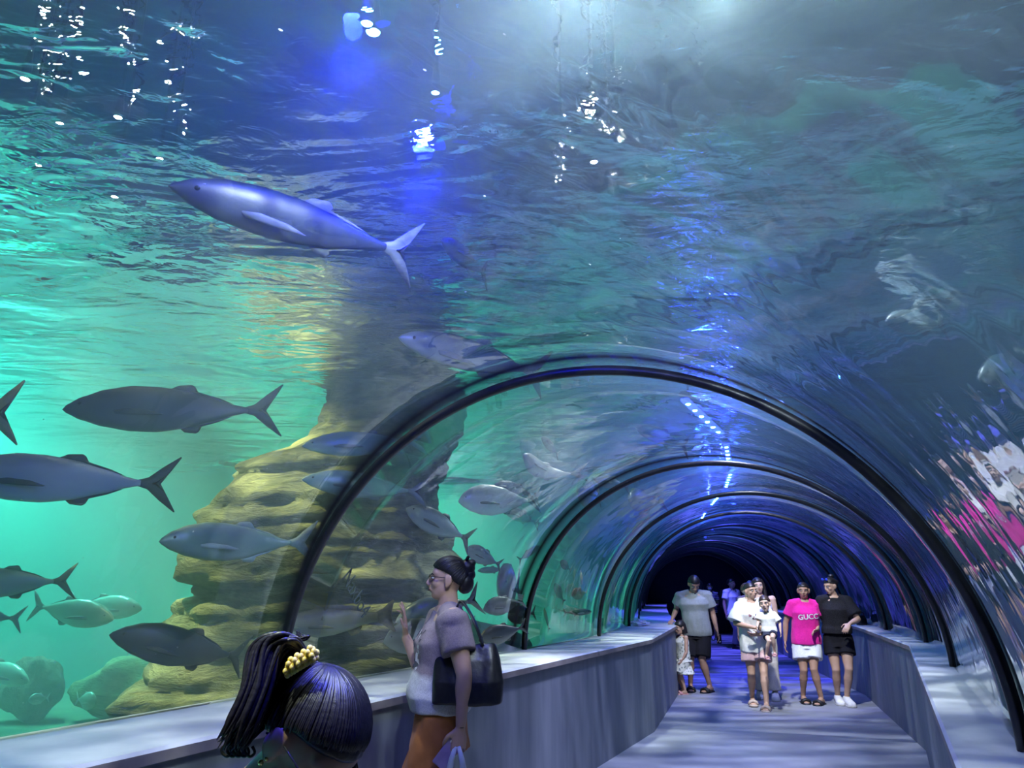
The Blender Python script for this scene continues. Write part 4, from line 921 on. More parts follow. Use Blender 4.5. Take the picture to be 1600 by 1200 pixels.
def print_text(txt, f, root, size, mat, pos, th=.002, name='print', rotz=0):
    cu = bpy.data.curves.new('t', 'FONT'); cu.body = txt; cu.size = size; cu.extrude = th; cu.align_x = 'CENTER'; cu.align_y = 'CENTER'; cu.offset = size*.02
    t = bpy.data.objects.new('t', cu); COL.objects.link(t); bpy.context.view_layer.update()
    me = bpy.data.meshes.new_from_object(t.evaluated_get(bpy.context.evaluated_depsgraph_get())); bpy.data.objects.remove(t); bpy.data.curves.remove(cu)
    me.materials.clear(); me.materials.append(mat); me.name = name
    o = bpy.data.objects.new(name, me); COL.objects.link(o); return o
def wrap_on(o, target, mtx, gap=.003, axis=Vector((0, 1, 0))):
    """lays a flat print on the cloth: local z of the print follows the cloth surface along -axis"""
    from mathutils.bvhtree import BVHTree
    tm = target.data; bv = BVHTree.FromPolygons([v.co for v in tm.vertices], [p.vertices for p in tm.polygons])
    for v in o.data.vertices:
        p = mtx @ Vector((v.co.x, v.co.y, 0)); hit = bv.ray_cast(p+axis*.5, -axis)
        q = hit[0] if hit[0] is not None else p
        v.co = q+axis*(gap+v.co.z)
    return o

# ---- woman at the glass with raised hand, black tote, rust shorts
fg = Fig(1.66, head=(4, -2, 0), lean=(0, -.045), hip=(0, .02), twist=16, build=1.06,
         legs={1: ((.0, .05), 0), -1: ((0, -.03), 0)},
         arms={1: ((.19, .14, 1.03), (.17, .245, 1.245), (-.02, .08, 1), (-.25, .95, -.05), (.25, .12, .22, .5)), -1: ((-.235, -.115, 1.09), (-.215, -.10, .865), (.05, .10, -1), (.55, .25, 0), .75)})
WX, WY = -.335, 4.0
w1 = person('woman in mauve tee and rust shorts at the glass, hand raised, tote on shoulder', WX, WY, 178, fg, 'skin', .0055)
tee = shirt(fg, w1, None, 'shirt', hem=.10, sleeve=.62, loose=1.0, sleeve_r=.048, vox=.006, belly=.014, foldamp=.007)
m, N, L, B, O = new_mat('tee_two_tone'); B.inputs['Roughness'].default_value = .9
tc = N.new('ShaderNodeTexCoord'); sp = N.new('ShaderNodeSeparateXYZ'); L.new(tc.outputs['Object'], sp.inputs[0])
nz = noise_node(N, L, 5.0, 2); ad = N.new('ShaderNodeMath'); ad.operation = 'MULTIPLY_ADD'; ad.inputs[1].default_value = .07; L.new(nz.outputs[0], ad.inputs[0]); L.new(sp.outputs['Z'], ad.inputs[2])
a2 = N.new('ShaderNodeMath'); a2.operation = 'MULTIPLY_ADD'; a2.inputs[1].default_value = -.28; L.new(sp.outputs['Y'], a2.inputs[0]); L.new(ad.outputs[0], a2.inputs[2])
mr = N.new('ShaderNodeMapRange'); mr.inputs['From Min'].default_value = 1.075; mr.inputs['From Max'].default_value = 1.10; L.new(a2.outputs[0], mr.inputs['Value'])
r = ramp(N, [(0, (.66, .65, .62)), (1, (.27, .215, .225))]); L.new(mr.outputs[0], r.inputs[0])
n2 = noise_node(N, L, 220, 2); r2 = ramp(N, [(.35, (.75, .75, .75)), (.65, (1.1, 1.1, 1.1))]); L.new(n2.outputs[0], r2.inputs[0])
mx = N.new('ShaderNodeMix'); mx.data_type = 'RGBA'; mx.blend_type = 'MULTIPLY'; mx.inputs[0].default_value = .8; L.new(r.outputs[0], mx.inputs[6]); L.new(r2.outputs[0], mx.inputs[7]); L.new(mx.outputs[2], B.inputs['Base Color'])
n3 = noise_node(N, L, 14, 3); bp = N.new('ShaderNodeBump'); bp.inputs['Strength'].default_value = .35; bp.inputs['Distance'].default_value = .02; L.new(n3.outputs[0], bp.inputs['Height']); L.new(bp.outputs[0], B.inputs['Normal'])
tee.data.materials.append(m)
pr = bpy.data.objects.new('print', bpy.data.meshes.new('print')); bmx = bmesh.new(); rnd = random.Random(4)
for q in range(48):
    cx, cz, s_ = rnd.uniform(-.135, .10), rnd.uniform(-.09, .09), rnd.uniform(.010, .02); vs = [bmx.verts.new((cx+s_*math.cos(a)*rnd.uniform(.5, 1.4), cz+s_*math.sin(a)*rnd.uniform(.5, 1.4), 0)) for a in (0, 1.2, 2.5, 3.7, 5)]; bmx.faces.new(vs).material_index = q % 2
bmx.to_mesh(pr.data); bmx.free(); COL.objects.link(pr); pr.data.materials.append(M('print_dark')); pr.data.materials.append(M('tee_fade'))
wrap_on(pr, tee, Matrix.Translation(fg.chest+Vector((0, .0, -.01))) @ Matrix.Rotation(PI/2, 4, 'X'), .003); pr.parent = tee
shorts(fg, w1, M('short_rust'), 'shorts', .80, 1.04, .26, .007, foldamp=.009)
hr = hair(fg, w1, M('hair_black'), 'tied', .005, -.1)
T = lambda v: fg.hc+fg.R @ (Vector(v)*fg.hk)
comb(fg, hr, M('hair_black'), (0, -.095, .06), 130, 3)
bm = bmesh.new(); add_ball(bm, T((0, -.10, .062)), (.042, .046, .046), 18); add_ball(bm, T((.0, -.095, -.012)), (.05, .048, .058), 18); add_ball(bm, T((0, -.125, .09)), (.026, .024, .02), 14); o = obj('hair_bun', bm, M('hair_black'), hr); remesh(o, .005, 2); fold(o, .004, 30)
bm = bmesh.new(); add_tube(bm, [T((.03, -.10, .105)), T((.0, -.105, .118)), T((-.03, -.10, .105))], .009, 8); obj('hair_tie', bm, M('cloth_black'), hr, True)
face_bits(fg, w1)
def glasses(f, root, mat, lens, up=0.0, name='glasses', fw=.0):
    T = lambda v: f.hc+f.R @ (Vector((v[0], v[1], v[2]))*f.hk); bm = bmesh.new(); h = f.hk
    for sd in (1, -1):
        pts = [T((sd*(.034+.026*math.cos(2*PI*k/20)), .094-.012*abs(math.cos(2*PI*k/20)*.5+.5)*1.0, up+.004+.020*math.sin(2*PI*k/20))) for k in range(21)]
        add_tube(bm, pts, .0016*h/.95, 6); add_tube(bm, [T((sd*.060, .084, up+.010)), T((sd*.078, .05, up+.010)), T((sd*.081, -.015, up+.006)), T((sd*.079, -.035, up-.012))], .0018, 6)
    add_tube(bm, [T((-.010, .094, up+.008)), T((0, .098, up+.011)), T((.010, .094, up+.008))], .0016, 6); g = obj(name, bm, mat, root, True)
    for sd in (1, -1):
        bm = bmesh.new(); ring_loft(bm, [[T((sd*(.034+.025*math.cos(2*PI*k/20)), yy-.012*abs(math.cos(2*PI*k/20)*.5+.5), up+.004+.019*math.sin(2*PI*k/20))) for k in range(20)] for yy in (.0932, .0946)])
        bmesh.ops.recalc_face_normals(bm, faces=bm.faces); obj('lens', bm, lens, g)
    return g
glasses(fg, w1, M('metal_frame'), M('lens_clear'))
bm = bmesh.new(); a, e = fg.joint['arm', -1][2], fg.joint['arm', -1][1]; d = (a-e).normalized()
add_tube(bm, [a-d*.012, a+d*.004], .021, 16); obj('bracelet', bm, M('cloth_black'), w1, True)
for sd in (1,):
    pass
for sd in (1, -1): shoe(fg, w1, sd, 'slide', M('shoe_black'))
def W1(v): return w1.matrix_world @ Vector(v)
bpy.context.view_layer.update()
# tote bag
tb = empty('tote_bag', W1((-.165, -.10, .915)), math.radians(88)); bm = bmesh.new()
secs = [(-.155, .17, .05), (-.15, .185, .062), (-.05, .19, .066), (.06, .178, .055), (.12, .165, .035), (.14, .16, .022)]
X0, Y0 = Vector((0, 1, 0)), Vector((1, 0, 0))
ell_loft(bm, [(Vector((-.0+.02*math.sin(z*9), -.03+.12*(.0 if z < 0 else z), .2+z)), a_, b_, X0, Y0) for z, a_, b_ in secs], 36, 4)
o = obj('bag_body', bm, M('leather_black'), tb); remesh(o, .006, 2); fold(o, .010, 9, 2)
for off in (-.035, .035):
    bm = bmesh.new(); add_tube(bm, catmull([(off*.5, .10, .33), (off*.4+.015, .06, .45), (.03+off*.2, .05, .50), (.05+off*.1, .03, .545), (.03+off*.1, -.0, .54), (off*.4+.0, -.06, .45), (off*.5, -.11, .33)], 6), .011, 8, flat=(1, .5)); obj('strap', bm, M('leather_black'), tb, True)
bm = bmesh.new(); add_box(bm, (-.018, .128, .318), (.014, .03, .03)); obj('clasp', bm, M('leather_black'), tb)
tb.scale = (.9, .9, .93); tag(tb, 'black leather tote bag hanging from the shoulder of the woman at the glass', 'bag')
hp_ = fg.joint['arm', -1][2]
ph = empty('phone', W1(hp_+Vector((-.005, .058, -.115))), 0); ph.rotation_euler = Euler((math.radians(0), math.radians(38), math.radians(4)))
bm = bmesh.new(); add_box(bm, (0, 0, 0), (.072, .009, .145)); bmesh.ops.bevel(bm, geom=bm.edges[:], offset=.0035, segments=2, affect='EDGES'); obj('phone_case', bm, M('phone_purple'), ph, False)
bm = bmesh.new(); add_box(bm, (0, .0048, 0), (.066, .0012, .138)); obj('screen', bm, M('phone_black'), ph)
bm = bmesh.new(); [add_ball(bm, (-.018+.015*i, -.0055, .05), (.006, .002, .006), 10) for i in range(2)]; obj('camera_lens', bm, M('shoe_white'), ph, True)
tag(ph, 'purple phone in the lowered hand of the woman at the glass', 'phone')
pb = empty('plastic_bag', W1(hp_+Vector((-.01, .015, -.42))), 0); bm = bmesh.new()
ell_loft(bm, [((0, 0, -.12), .07, .05, Vector((1, 0, 0)), Vector((0, 1, 0))), ((0, 0, -.11), .12, .075, Vector((1, 0, 0)), Vector((0, 1, 0))), ((0, 0, 0), .13, .08, Vector((1, 0, 0)), Vector((0, 1, 0))), ((0, 0, .12), .10, .055, Vector((1, 0, 0)), Vector((0, 1, 0))), ((0, 0, .19), .065, .03, Vector((1, 0, 0)), Vector((0, 1, 0))), ((0, 0, .23), .05, .02, Vector((1, 0, 0)), Vector((0, 1, 0)))], 40, 2)
o = obj('bag_body', bm, M('bag_plastic'), pb); remesh(o, .006, 1); fold(o, .012, 22, 5)
for s_ in (-1, 1):
    bm = bmesh.new(); add_tube(bm, [(s_*.038, 0, .2), (s_*.024, 0, .28), (s_*.008, 0, .335)], [.018, .013, .009], 10, flat=(1, .45)); obj('bag_handle', bm, M('bag_plastic'), pb, True)
tag(pb, 'thin white plastic bag hanging from the lowered hand of the woman at the glass', 'bag')

# ---- woman in front with bowed head
hd_t = at(486, 1158, 1.36)
ff = Fig(1.58, head=(-3, 47, -6), lean=(0, .42), arms={1: ((.20, .30, .86), (.08, .48, .82)), -1: ((-.20, .30, .86), (-.08, .48, .82))})
fa = -26; rz = math.radians(fa-90); off = Matrix.Rotation(rz, 3, 'Z') @ ff.hc
w2 = person('nearest woman, head bowed, black ponytail with a yellow flower clip, teal top', hd_t.x-off.x, hd_t.y-off.y, fa, ff, 'skin_tan', .0055, hd_t.z-off.z)
dz = hd_t.z-off.z
shirt(ff, w2, M('tee_teal'), 'top', hem=-.12, sleeve=.6, vox=.007, neck_r=.05, foldamp=.006)
shorts(ff, w2, M('cloth_black'), 'trousers', 1.9, 1.0); [shoe(ff, w2, sd, 'sneaker', M('shoe_white')) for sd in (1, -1)]
hr = hair(ff, w2, M('hair_black'), 'tied', .004, .5)
comb(ff, hr, M('hair_black'), (0, -.075, .095), 230, 5, .0021); face_bits(ff, w2); glasses(ff, w2, M('metal_frame'), M('lens_clear'))
bpy.context.view_layer.update(); inv = w2.matrix_world.inverted()
Lc = lambda px, py, Y: inv @ at(px, py, Y)
T = lambda v: ff.hc+ff.R @ (Vector(v)*ff.hk)
rnd = random.Random(11); base = T((0.0, -.075, .088)); bm = bmesh.new()
clip_c = base
for q in range(110):
    a = rnd.uniform(-1, 1); b = rnd.uniform(-1, 1); r0 = .0016+.0016*rnd.random(); hi = rnd.uniform(0, 1)
    pts = [base+Vector((a*.018, b*.012, -.01)), Lc(462+a*14-hi*12, 1012-hi*16+b*5, 1.34+.05*b), Lc(428+a*22-hi*16, 1030-hi*8+b*18, 1.34+.06*b), Lc(402+a*24, 1085+b*14, 1.32+.06*b), Lc(382+a*26, 1130+b*10, 1.30+.05*b), Lc(362+a*22+rnd.uniform(-4, 6), 1160+rnd.uniform(-14, 14), 1.29+.04*b)]
    add_tube(bm, catmull(pts, 5), [r0*1.4]*6+[r0*1.9]*14+[r0*(1.7-.28*i) for i in range(6)], 5)
for q in range(7):
    a = rnd.uniform(-1, 1); add_tube(bm, catmull([base+Vector((a*.01, 0, 0)), Lc(455+a*16, 1008, 1.34), Lc(470+q*3-8, 992+abs(a)*10, 1.34), Lc(478+q*3-14, 985+q*2, 1.34)], 5), [.004]*8+[.003]*5+[.0015]*3, 5)
for q in range(5):
    x0 = 352+q*9; add_tube(bm, catmull([Lc(x0+12, 1140, 1.3), Lc(x0+4, 1158, 1.29), Lc(x0-6, 1172, 1.29), Lc(x0+2, 1182, 1.29), Lc(x0+10, 1176, 1.29), Lc(x0+6, 1166, 1.29)], 5), .0026, 6)
obj('ponytail', bm, M('hair_black'), hr, True)
clip = None
for q in range(9):
    c = Lc(451+q % 5*10+(q//5)*4, 1048-(q % 5)*6+(q//5)*(-11), 1.285); bm = bmesh.new()
    for k in range(5):
        an = 2*PI*k/5; add_ball(bm, c+Vector((math.cos(an)*.0066, 0, math.sin(an)*.0066)), (.0056, .0045, .0056), 8)
    add_ball(bm, c+Vector((0, -.003, 0)), .0028, 8)
    if clip is None: clip = obj('hair_clip', bm, M('flower_yellow'), hr, True)
    else: obj('clip_flower', bm, M('flower_yellow'), clip, True)
for sd in (1, -1):
    bm = bmesh.new(); c = T((sd*.080, -.004, -.045)); add_ball(bm, c, .0048, 10); add_ball(bm, c+Vector((0, 0, -.012)), .0042, 10); add_ball(bm, T((sd*.083, -.0, -.03)), .0035, 8); obj('earring', bm, M('gold'), w2, True)
bm = bmesh.new(); add_tube(bm, catmull([ff.neck+Vector((.055*math.cos(a), .005+.06*math.sin(a)*1.0, -.005-.02*math.sin(a))) for a in [2*PI*k/14 for k in range(15)]], 3), .0014, 6); obj('necklace', bm, M('gold'), w2, True)
for sd in (1, -1):
    bm = bmesh.new(); add_tube(bm, catmull([ff.neck+ff.ax*sd*.045*1+Vector((0, -.05, -.03)), ff.sh+ff.ax*sd*.062+ff.up*.035, ff.sh+ff.ax*sd*.06+Vector((0, .07, -.02))], 6), .006, 8, flat=(1, .4)); obj('bra_strap', bm, M('strap_purple'), w2, True)

# ---- white tee woman carrying a toddler
CAMDIR = lambda x, y: math.degrees(math.atan2(-y, -x))
x, y = 3.22, 10.3
f = Fig(1.56, head=(38, 2, 4), lean=(.02, .03), legs={1: ((.02, -.12), 4, .015), -1: ((-.0, .22), -8)},
        arms={1: ((.235, .08, 1.03), (-.02, .265, .985), (-.95, .15, -.05), (-.2, -.9, .2), .4), -1: ((-.22, .10, 1.0), (-.06, .24, .90), (.9, .2, 0), (0, -.6, .7), .3)})
p = person('woman in oversized white tee and pink shorts walking forward, carrying a toddler', x, y, CAMDIR(x, y), f, 'skin')
t = shirt(f, p, M('tee_white'), 'shirt', hem=-.28, sleeve=.92, loose=1.16, sleeve_r=.072, neck_r=.05, foldamp=.010)
shorts(f, p, M('short_pink'), 'shorts', .62, 1.16, foldamp=.008); hair(f, p, M('hair_black'), 'tied'); face_bits(f, p)
for sd in (1, -1): shoe(f, p, sd, 'slide', M('sandal_beige'))
bm = bmesh.new(); rnd = random.Random(2)
for q in range(16):
    cx, cz, s_ = rnd.uniform(-.07, .07), rnd.uniform(-.035, .035), rnd.uniform(.008, .02); bm.faces.new([bm.verts.new((cx+s_*math.cos(a), cz+s_*math.sin(a)*.8, 0)) for a in (0, 1.1, 2.2, 3.6, 5)]).material_index = q % 2
pr = bpy.data.objects.new('print', bpy.data.meshes.new('print')); bm.to_mesh(pr.data); bm.free(); COL.objects.link(pr); pr.data.materials.append(M('print_dark')); pr.data.materials.append(M('print_pink'))
wrap_on(pr, t, Matrix.Translation(f.chest+Vector((-.03, 0, -.02))) @ Matrix.Rotation(PI/2, 4, 'X')); pr.parent = t
bm = bmesh.new()
for sd in (1, -1): add_tube(bm, catmull([f.sh+Vector((sd*.075, -.085, -.06)), f.sh+Vector((sd*.085, -.02, .068)), f.sh+Vector((sd*.10, .085, -.05)), f.sh+Vector((sd*.125, .08, -.2))], 6), .011, 8, flat=(1, .4))
obj('backpack_strap', bm, M('cloth_black'), p, True)
# toddler on her hip
bpy.context.view_layer.update(); tp = p.matrix_world @ Vector((-.185, .255, 0))
f = Fig(.80, fem=False, child=True, head=(-14, 2, 6), hips_z=.94, lean=(.06, -.02), head_k=1.0, legs={1: ((.075, .11, .66), 10), -1: ((-.03, .14, .70), -8)}, arms={1: ((.13, .02, 1.07), (.15, .10, 1.0)), -1: ((-.135, .02, 1.05), (-.13, .07, .94))})
k = person('toddler in white tee and navy shorts carried by the woman in white', tp.x, tp.y, CAMDIR(x, y)+4, f, 'skin_light', .010)
shirt(f, k, M('tee_white'), 'shirt', hem=.0, sleeve=.8, loose=1.12, sleeve_r=.06, foldamp=.004); shorts(f, k, M('short_navy'), 'shorts', .6, 1.1); hair(f, k, M('hair_brown'), 'child', .008, .2); face_bits(f, k)
for sd in (1, -1): shoe(f, k, sd, 'slide', M('sandal_pink'))

# ---- woman behind in lilac sleeveless top with a child in yellow
x, y = 3.60, 11.15
f = Fig(1.63, head=(8, -2, 4), legs={1: ((.02, .06), 0), -1: ((-.02, .2), 0)}, arms={1: ((.20, .06, 1.05), (.06, .24, 1.0), (-.8, .4, .2), (0, -.5, .6), .3), -1: ((-.205, .0, 1.04), (-.15, .22, 1.02), (.5, .6, .3), (.5, -.3, .5), .3)})
p = person('long-haired woman in pale lilac top and beige trousers behind the woman in white', x, y, CAMDIR(x, y), f, 'skin_light')
shirt(f, p, M('top_lilac'), 'top', hem=-.05, sleeve=0, loose=.98, foldamp=.005); shorts(f, p, M('trouser_beige'), 'trousers', 1.9, 1.05); hair(f, p, M('hair_black'), 'long'); face_bits(f, p)
for sd in (1, -1): shoe(f, p, sd, 'sneaker', M('shoe_white'), M('shoe_sole'))
bpy.context.view_layer.update(); tp = p.matrix_world @ Vector((.17, .22, 0))
f = Fig(.82, fem=False, child=True, head=(50, 0, 0), hips_z=1.09, legs={1: ((.07, .08, .82), 10), -1: ((-.05, .10, .82), -8)}, arms={1: ((.13, .03, 1.2), (.14, .10, 1.12)), -1: ((-.135, .03, 1.2), (-.13, .10, 1.14))})
k = person('small child in cream yellow top held high by the long-haired woman', tp.x, tp.y, CAMDIR(x, y)+10, f, 'skin_light', .010)
shirt(f, k, M('tee_cream'), 'shirt', hem=.0, sleeve=.85, loose=1.12, sleeve_r=.06, foldamp=.004); shorts(f, k, M('short_navy'), 'shorts', .6, 1.1); hair(f, k, M('hair_brown'), 'child', .008, .2); face_bits(f, k)
for sd in (1, -1): shoe(f, k, sd, 'slide', M('sandal_pink'))
# ---- face between the two women
x, y = 3.86, 12.35
f = Fig(1.60, head=(6, 0, 0)); p = person('dark-haired woman half hidden between the woman in white and the child in yellow', x, y, CAMDIR(x, y), f, 'skin_tan', .010)
shirt(f, p, M('tee_mauve'), 'shirt'); shorts(f, p, M('cloth_black'), 'trousers', 1.9); hair(f, p, M('hair_black'), 'tied', .008); face_bits(f, p); [shoe(f, p, sd, 'slide', M('shoe_black')) for sd in (1, -1)]

# ---- pink tee woman
x, y = 4.02, 10.62
f = Fig(1.565, head=(-8, 6, 0), lean=(-.05, 0), build=1.05, legs={1: ((.035, -.02), 8), -1: ((-.03, .08), -28)}, arms={1: ((.245, -.01, 1.02), (.275, .02, .78)), -1: ((-.25, -.03, 1.06), (-.33, .03, .90))})
p = person('smiling woman in hot pink tee and white shorts', x, y, CAMDIR(x, y)+6, f, 'skin_tan')
t = shirt(f, p, M('tee_pink'), 'shirt', hem=-.13, sleeve=.66, loose=1.07, sleeve_r=.052, foldamp=.008); shorts(f, p, M('short_white'), 'shorts', .64, 1.14, foldamp=.007); hair(f, p, M('hair_black'), 'tied', .006); face_bits(f, p)
for sd in (1, -1): shoe(f, p, sd, 'slide', M('shoe_black'))
pr = print_text('GUCCI', f, p, .092, M('print_white'), None); wrap_on(pr, t, Matrix.Translation(f.chest+Vector((-.035, 0, -.03))) @ Matrix.Rotation(PI, 4, 'Z') @ Matrix.Rotation(math.radians(-4), 4, 'Y') @ Matrix.Rotation(PI/2, 4, 'X')); pr.parent = t

# ---- black top woman leaning on the right ledge
x, y = 4.40, 10.50
f = Fig(1.635, head=(-48, 14, 0), lean=(-.02, .02), legs={1: ((.0, -.05), 10), -1: ((.05, .06), 18)}, arms={-1: ((-.275, .10, 1.08), (-.165, .25, 1.03), (.55, .55, -.75), (.2, -.4, -.6), .5), 1: ((.24, -.04, 1.06), (.24, .14, .94), (.5, .7, -.2), (-.5, .3, -.6), .4)})
p = person('woman in black top and black shorts leaning on the right ledge, sunglasses on her hair', x, y, CAMDIR(x, y), f, 'skin')
shirt(f, p, M('top_black'), 'top', hem=.10, sleeve=.8, loose=1.06, sleeve_r=.055, foldamp=.006); shorts(f, p, M('cloth_black'), 'shorts', .52, 1.12); hr = hair(f, p, M('hair_black'), 'tied'); face_bits(f, p)
T = lambda v: f.hc+f.R @ (Vector(v)*f.hk)
bm = bmesh.new(); add_ball(bm, T((0, -.06, .125)), (.038, .038, .03), 14); obj('hair_bun', bm, M('hair_black'), hr, True)
bm = bmesh.new(); add_tube(bm, [T((.08, -.02, .07)), T((.072, .05, .095)), T((0, .062, .108)), T((-.072, .05, .095)), T((-.08, -.02, .07))], .003, 6); sg = obj('sunglasses', bm, M('metal_frame'), p, True)
for sd in (1, -1):
    bm = bmesh.new(); add_ball(bm, T((sd*.036, .066, .108)), (.027, .010, .018), 14, f.R.to_quaternion()); obj('lens', bm, M('lens_blue'), sg, True)
bm = bmesh.new(); a, e = f.joint['arm', -1][2], f.joint['arm', -1][1]; d = (a-e).normalized(); add_tube(bm, [a-d*.035, a-d*.015], .021, 14); obj('watch', bm, M('cloth_black'), p, True)
for sd in (1, -1): shoe(f, p, sd, 'sneaker', M('shoe_white'), M('shoe_sole'))
hb = empty('handbag', onz(1347, 977, LZ)+Vector((0.02, .05, 0)), math.radians(20)); bm = bmesh.new()
ell_loft(bm, [((0, 0, .002), .07, .045, Vector((1, 0, 0)), Vector((0, 1, 0))), ((0, 0, .02), .085, .05, Vector((1, 0, 0)), Vector((0, 1, 0))), ((0, 0, .09), .08, .04, Vector((1, 0, 0)), Vector((0, 1, 0))), ((0, 0, .14), .06, .022, Vector((1, 0, 0)), Vector((0, 1, 0)))], 28, 4)
obj('bag_body', bm, M('leather_black'), hb, True); bm = bmesh.new(); add_tube(bm, catmull([(-.06, 0, .12), (-.03, -.02, .175), (.03, -.02, .175), (.06, 0, .12)], 6), .006, 8); obj('strap', bm, M('leather_black'), hb, True)
tag(hb, 'small black handbag on the right ledge beside the leaning woman', 'bag')

# ---- man in grey polo, child in floral dress
x, y = 2.80, 11.75
f = Fig(1.70, fem=False, head=(18, 40, 0), lean=(.03, .05), build=1.08, legs={1: ((.06, -.05), 4), -1: ((-.06, .02), -30)}, arms={1: ((.285, -.04, 1.17), (.36, .07, 1.0), (.1, 1, -.1), (0, 0, -1), .3), -1: ((-.255, .0, 1.10), (-.30, .06, .86))})
p = person('man in grey polo shirt looking down, hand on the end of the left ledge', x, y, CAMDIR(x, y)-2, f, 'skin_tan')
t = shirt(f, p, M('polo_grey'), 'polo', hem=-.17, sleeve=.68, loose=1.08, sleeve_r=.056, belly=.008, foldamp=.008); shorts(f, p, M('cloth_black'), 'shorts', .92, 1.12); hair(f, p, M('hair_black'), 'short'); face_bits(f, p)
bm = bmesh.new()
for sd in (1, -1): bm.faces.new([bm.verts.new(f.neck+Vector(v)) for v in ((sd*.012, .062, -.035), (sd*.05, .03, .012), (sd*.062, .01, -.0), (sd*.06, .066, -.045))])
r_ = bmesh.ops.solidify(bm, geom=bm.faces[:], thickness=.006); bmesh.ops.recalc_face_normals(bm, faces=bm.faces); obj('collar', bm, M('polo_grey'), t)
for sd in (1, -1): shoe(f, p, sd, 'slide', M('shoe_black'), M('shoe_black'))
bpy.context.view_layer.update(); q = p.matrix_world @ (f.joint['arm', -1][2]+Vector((-.02, .03, -.11)))
ph = empty('phone', q, 0); bm = bmesh.new(); add_box(bm, (0, 0, 0), (.07, .012, .13)); bmesh.ops.bevel(bm, geom=bm.edges[:], offset=.004, segments=2, affect='EDGES'); obj('phone_case', bm, M('phone_black'), ph)
bm = bmesh.new(); add_ball(bm, (.01, -.007, -.04), (.01, .003, .01), 10); obj('camera_lens', bm, M('shoe_white'), ph, True); tag(ph, 'black phone in the lowered hand of the man in the polo', 'phone')
x, y = 2.52, 11.5
f = Fig(.99, child=True, head=(0, 12, 0), legs={1: ((.01, .0), 0), -1: ((0, .03), 0)}, arms={1: ((.125, .03, .60), (.10, .13, .56)), -1: ((-.125, .02, .58), (-.11, .08, .48))})
p = person('small child in pale floral dress standing in front of the man', x, y, CAMDIR(x, y)-60, f, 'skin', .010)
shirt(f, p, M('floral'), 'dress', hem=-.1, sleeve=0, loose=1.1); shorts(f, p, M('floral'), 'skirt', .95, 1.5, skirt=True); hair(f, p, M('hair_black'), 'bob', .008); face_bits(f, p)
for sd in (1, -1): shoe(f, p, sd, 'slide', M('sandal_pink'))

# ---- people far down the tunnel
x, y = 4.02, 16.4
f = Fig(1.64, legs={1: ((0, 0), 0), -1: ((0, .08), 0)}, arms={1: ((.21, .05, 1.05), (.12, .22, 1.1)), -1: ((-.21, .05, 1.05), (-.12, .22, 1.1))}); p = person('woman in black knee-length dress with bobbed hair, seen from behind down the tunnel', x, y, 75, f, 'skin', .010)
shirt(f, p, M('dress_navy'), 'dress', hem=-.1, sleeve=.7, loose=1.1, sleeve_r=.05); shorts(f, p, M('dress_navy'), 'skirt', .85, 1.15, skirt=True); hair(f, p, M('hair_black'), 'bob', .008); face_bits(f, p); [shoe(f, p, sd, 'slide', M('shoe_white')) for sd in (1, -1)]
x, y = 5.85, 22.6
f = Fig(1.60, arms={1: ((.2, .06, 1.0), (.1, .22, 1.05)), -1: ((-.2, .06, 1.0), (-.1, .2, .95))}); p = person('person in striped top with white face mask at the far end', x, y, CAMDIR(x, y), f, 'skin', .014)
shirt(f, p, M('stripes'), 'shirt'); shorts(f, p, M('dress_navy'), 'shorts', .5); hair(f, p, M('hair_black'), 'tied', .01); face_bits(f, p); [shoe(f, p, sd, 'slide', M('shoe_white')) for sd in (1, -1)]
T = lambda v: f.hc+f.R @ (Vector(v)*f.hk); bm = bmesh.new(); add_ball(bm, T((0, .062, -.045)), (.055, .045, .048), 14); obj('face_mask', bm, M('mask_white'), p, True)
x, y = 5.62, 19.6
f = Fig(1.70, fem=False, head=(20, 0, 0), legs={1: ((0, .08), 0), -1: ((0, -.08), 0)}); p = person('man in white shirt and grey trousers with a black backpack, behind the group', x, y, 300, f, 'skin_tan', .012)
shirt(f, p, M('tee_white'), 'shirt'); shorts(f, p, M('jean_grey'), 'trousers', 1.9); hair(f, p, M('hair_black'), 'short', .01); face_bits(f, p); [shoe(f, p, sd, 'sneaker', M('shoe_black')) for sd in (1, -1)]
bpy.context.view_layer.update(); q = p.matrix_world @ (f.chest+Vector((0, -.225, -.02))); bp_ = empty('backpack', q, p.rotation_euler.z); bm = bmesh.new()
ell_loft(bm, [((0, 0, z), a_, b_, Vector((1, 0, 0)), Vector((0, 1, 0))) for z, a_, b_ in ((-.22, .12, .06), (-.2, .15, .09), (0, .155, .095), (.16, .14, .08), (.22, .09, .05))], 28, 3.5); obj('bag_body', bm, M('leather_black'), bp_, True)
bm = bmesh.new(); ell_loft(bm, [((0, -.09, z), a_, .03, Vector((1, 0, 0)), Vector((0, 1, 0))) for z, a_ in ((-.17, .09), (-.15, .11), (-.03, .11), (0, .09))], 20, 3.5); obj('pocket', bm, M('leather_black'), bp_, True); tag(bp_, 'black backpack on the man in white behind the group', 'backpack')
x, y = 4.62, 19.2
f = Fig(1.62, fem=False); p = person('person with pale grey hair seen past the shoulder of the man in the polo', x, y, CAMDIR(x, y)+170, f, 'skin_light', .012)
shirt(f, p, M('top_lilac'), 'shirt'); shorts(f, p, M('jean_grey'), 'trousers', 1.9); hair(f, p, M('hair_grey'), 'short', .01); face_bits(f, p); [shoe(f, p, sd, 'sneaker', M('shoe_white')) for sd in (1, -1)]

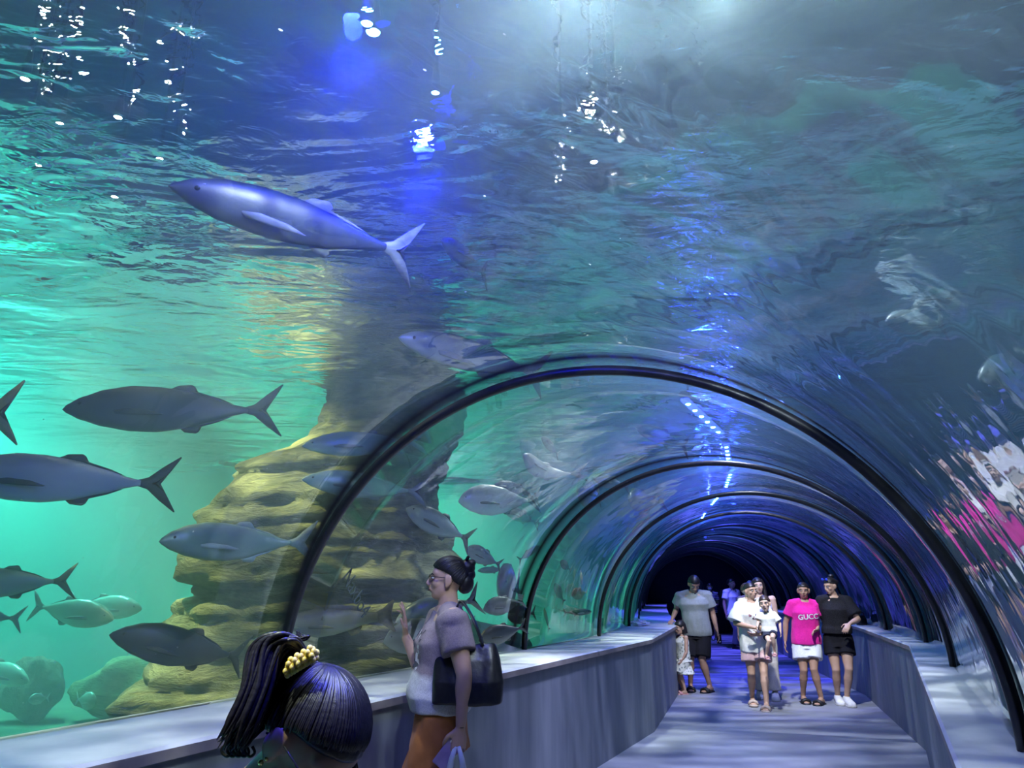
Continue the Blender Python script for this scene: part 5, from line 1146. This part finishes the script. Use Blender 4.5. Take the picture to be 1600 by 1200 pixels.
# ---- crumpled paper on the left ledge
bm = bmesh.new(); bmesh.ops.create_icosphere(bm, subdivisions=3, radius=1.0)
for v in bm.verts:
    n = noise.noise(v.co*2.3); v.co = Vector((v.co.x*.13*(1+.5*n), v.co.y*.08*(1+.6*n), v.co.z*.05*(1+.9*n)+.035))
    v.co.z = max(v.co.z, .001)
pp = obj('paper', bm, M('under_white'), None, False); pp.location = onz(1015, 979, LZ)+Vector((-.12, .1, 0)); tag(pp, 'crumpled white paper on the left ledge by the hand of the man', 'paper')

# ---- writing scratched on the glass by the nearest rib
cu = bpy.data.curves.new('t', 'FONT'); cu.body = 'Naxbo4'; cu.size = .13; cu.extrude = .002; cu.align_x = 'CENTER'; cu.align_y = 'CENTER'
t = bpy.data.objects.new('t', cu); COL.objects.link(t); bpy.context.view_layer.update()
me = bpy.data.meshes.new_from_object(t.evaluated_get(bpy.context.evaluated_depsgraph_get())); bpy.data.objects.remove(t); bpy.data.curves.remove(cu)
pmat('scratch', (.16, .2, .2), .8); me.materials.clear(); me.materials.append(M('scratch'))
gp = at(556, 928, 4.0)
s_g = s_of(gp.x, gp.y); pA, nA = axis(s_g); best = None
for q in range(400):       # where that line of sight meets the left acrylic
    g_ = at(556, 928, 3.0+q*.01); ss = s_of(g_.x, g_.y); pA, nA = axis(ss); o_ = (Vector((g_.x, g_.y))-pA).dot(nA)
    rr = math.hypot(o_/(R_T-.004), max(0, g_.z-LZ)/(ARCH_H-.004))
    if rr >= 1: break
fwd = Vector((-nA.y, nA.x, 0)); th = math.atan2((g_.z-LZ)/ARCH_H, -o_/R_T); nin = Vector((nA.x*math.cos(th), nA.y*math.cos(th), -math.sin(th))); upv = nin.cross(fwd)*-1
if upv.z < 0: upv = -upv
m = Matrix((fwd, upv, nin)).transposed().to_4x4(); m.translation = g_+nin*.004
o = bpy.data.objects.new('scratched_writing', me); COL.objects.link(o); o.matrix_world = m @ Matrix.Rotation(math.radians(-38), 4, 'Z'); tag(o, 'faint writing scratched on the glass right of the nearest rib', 'writing')
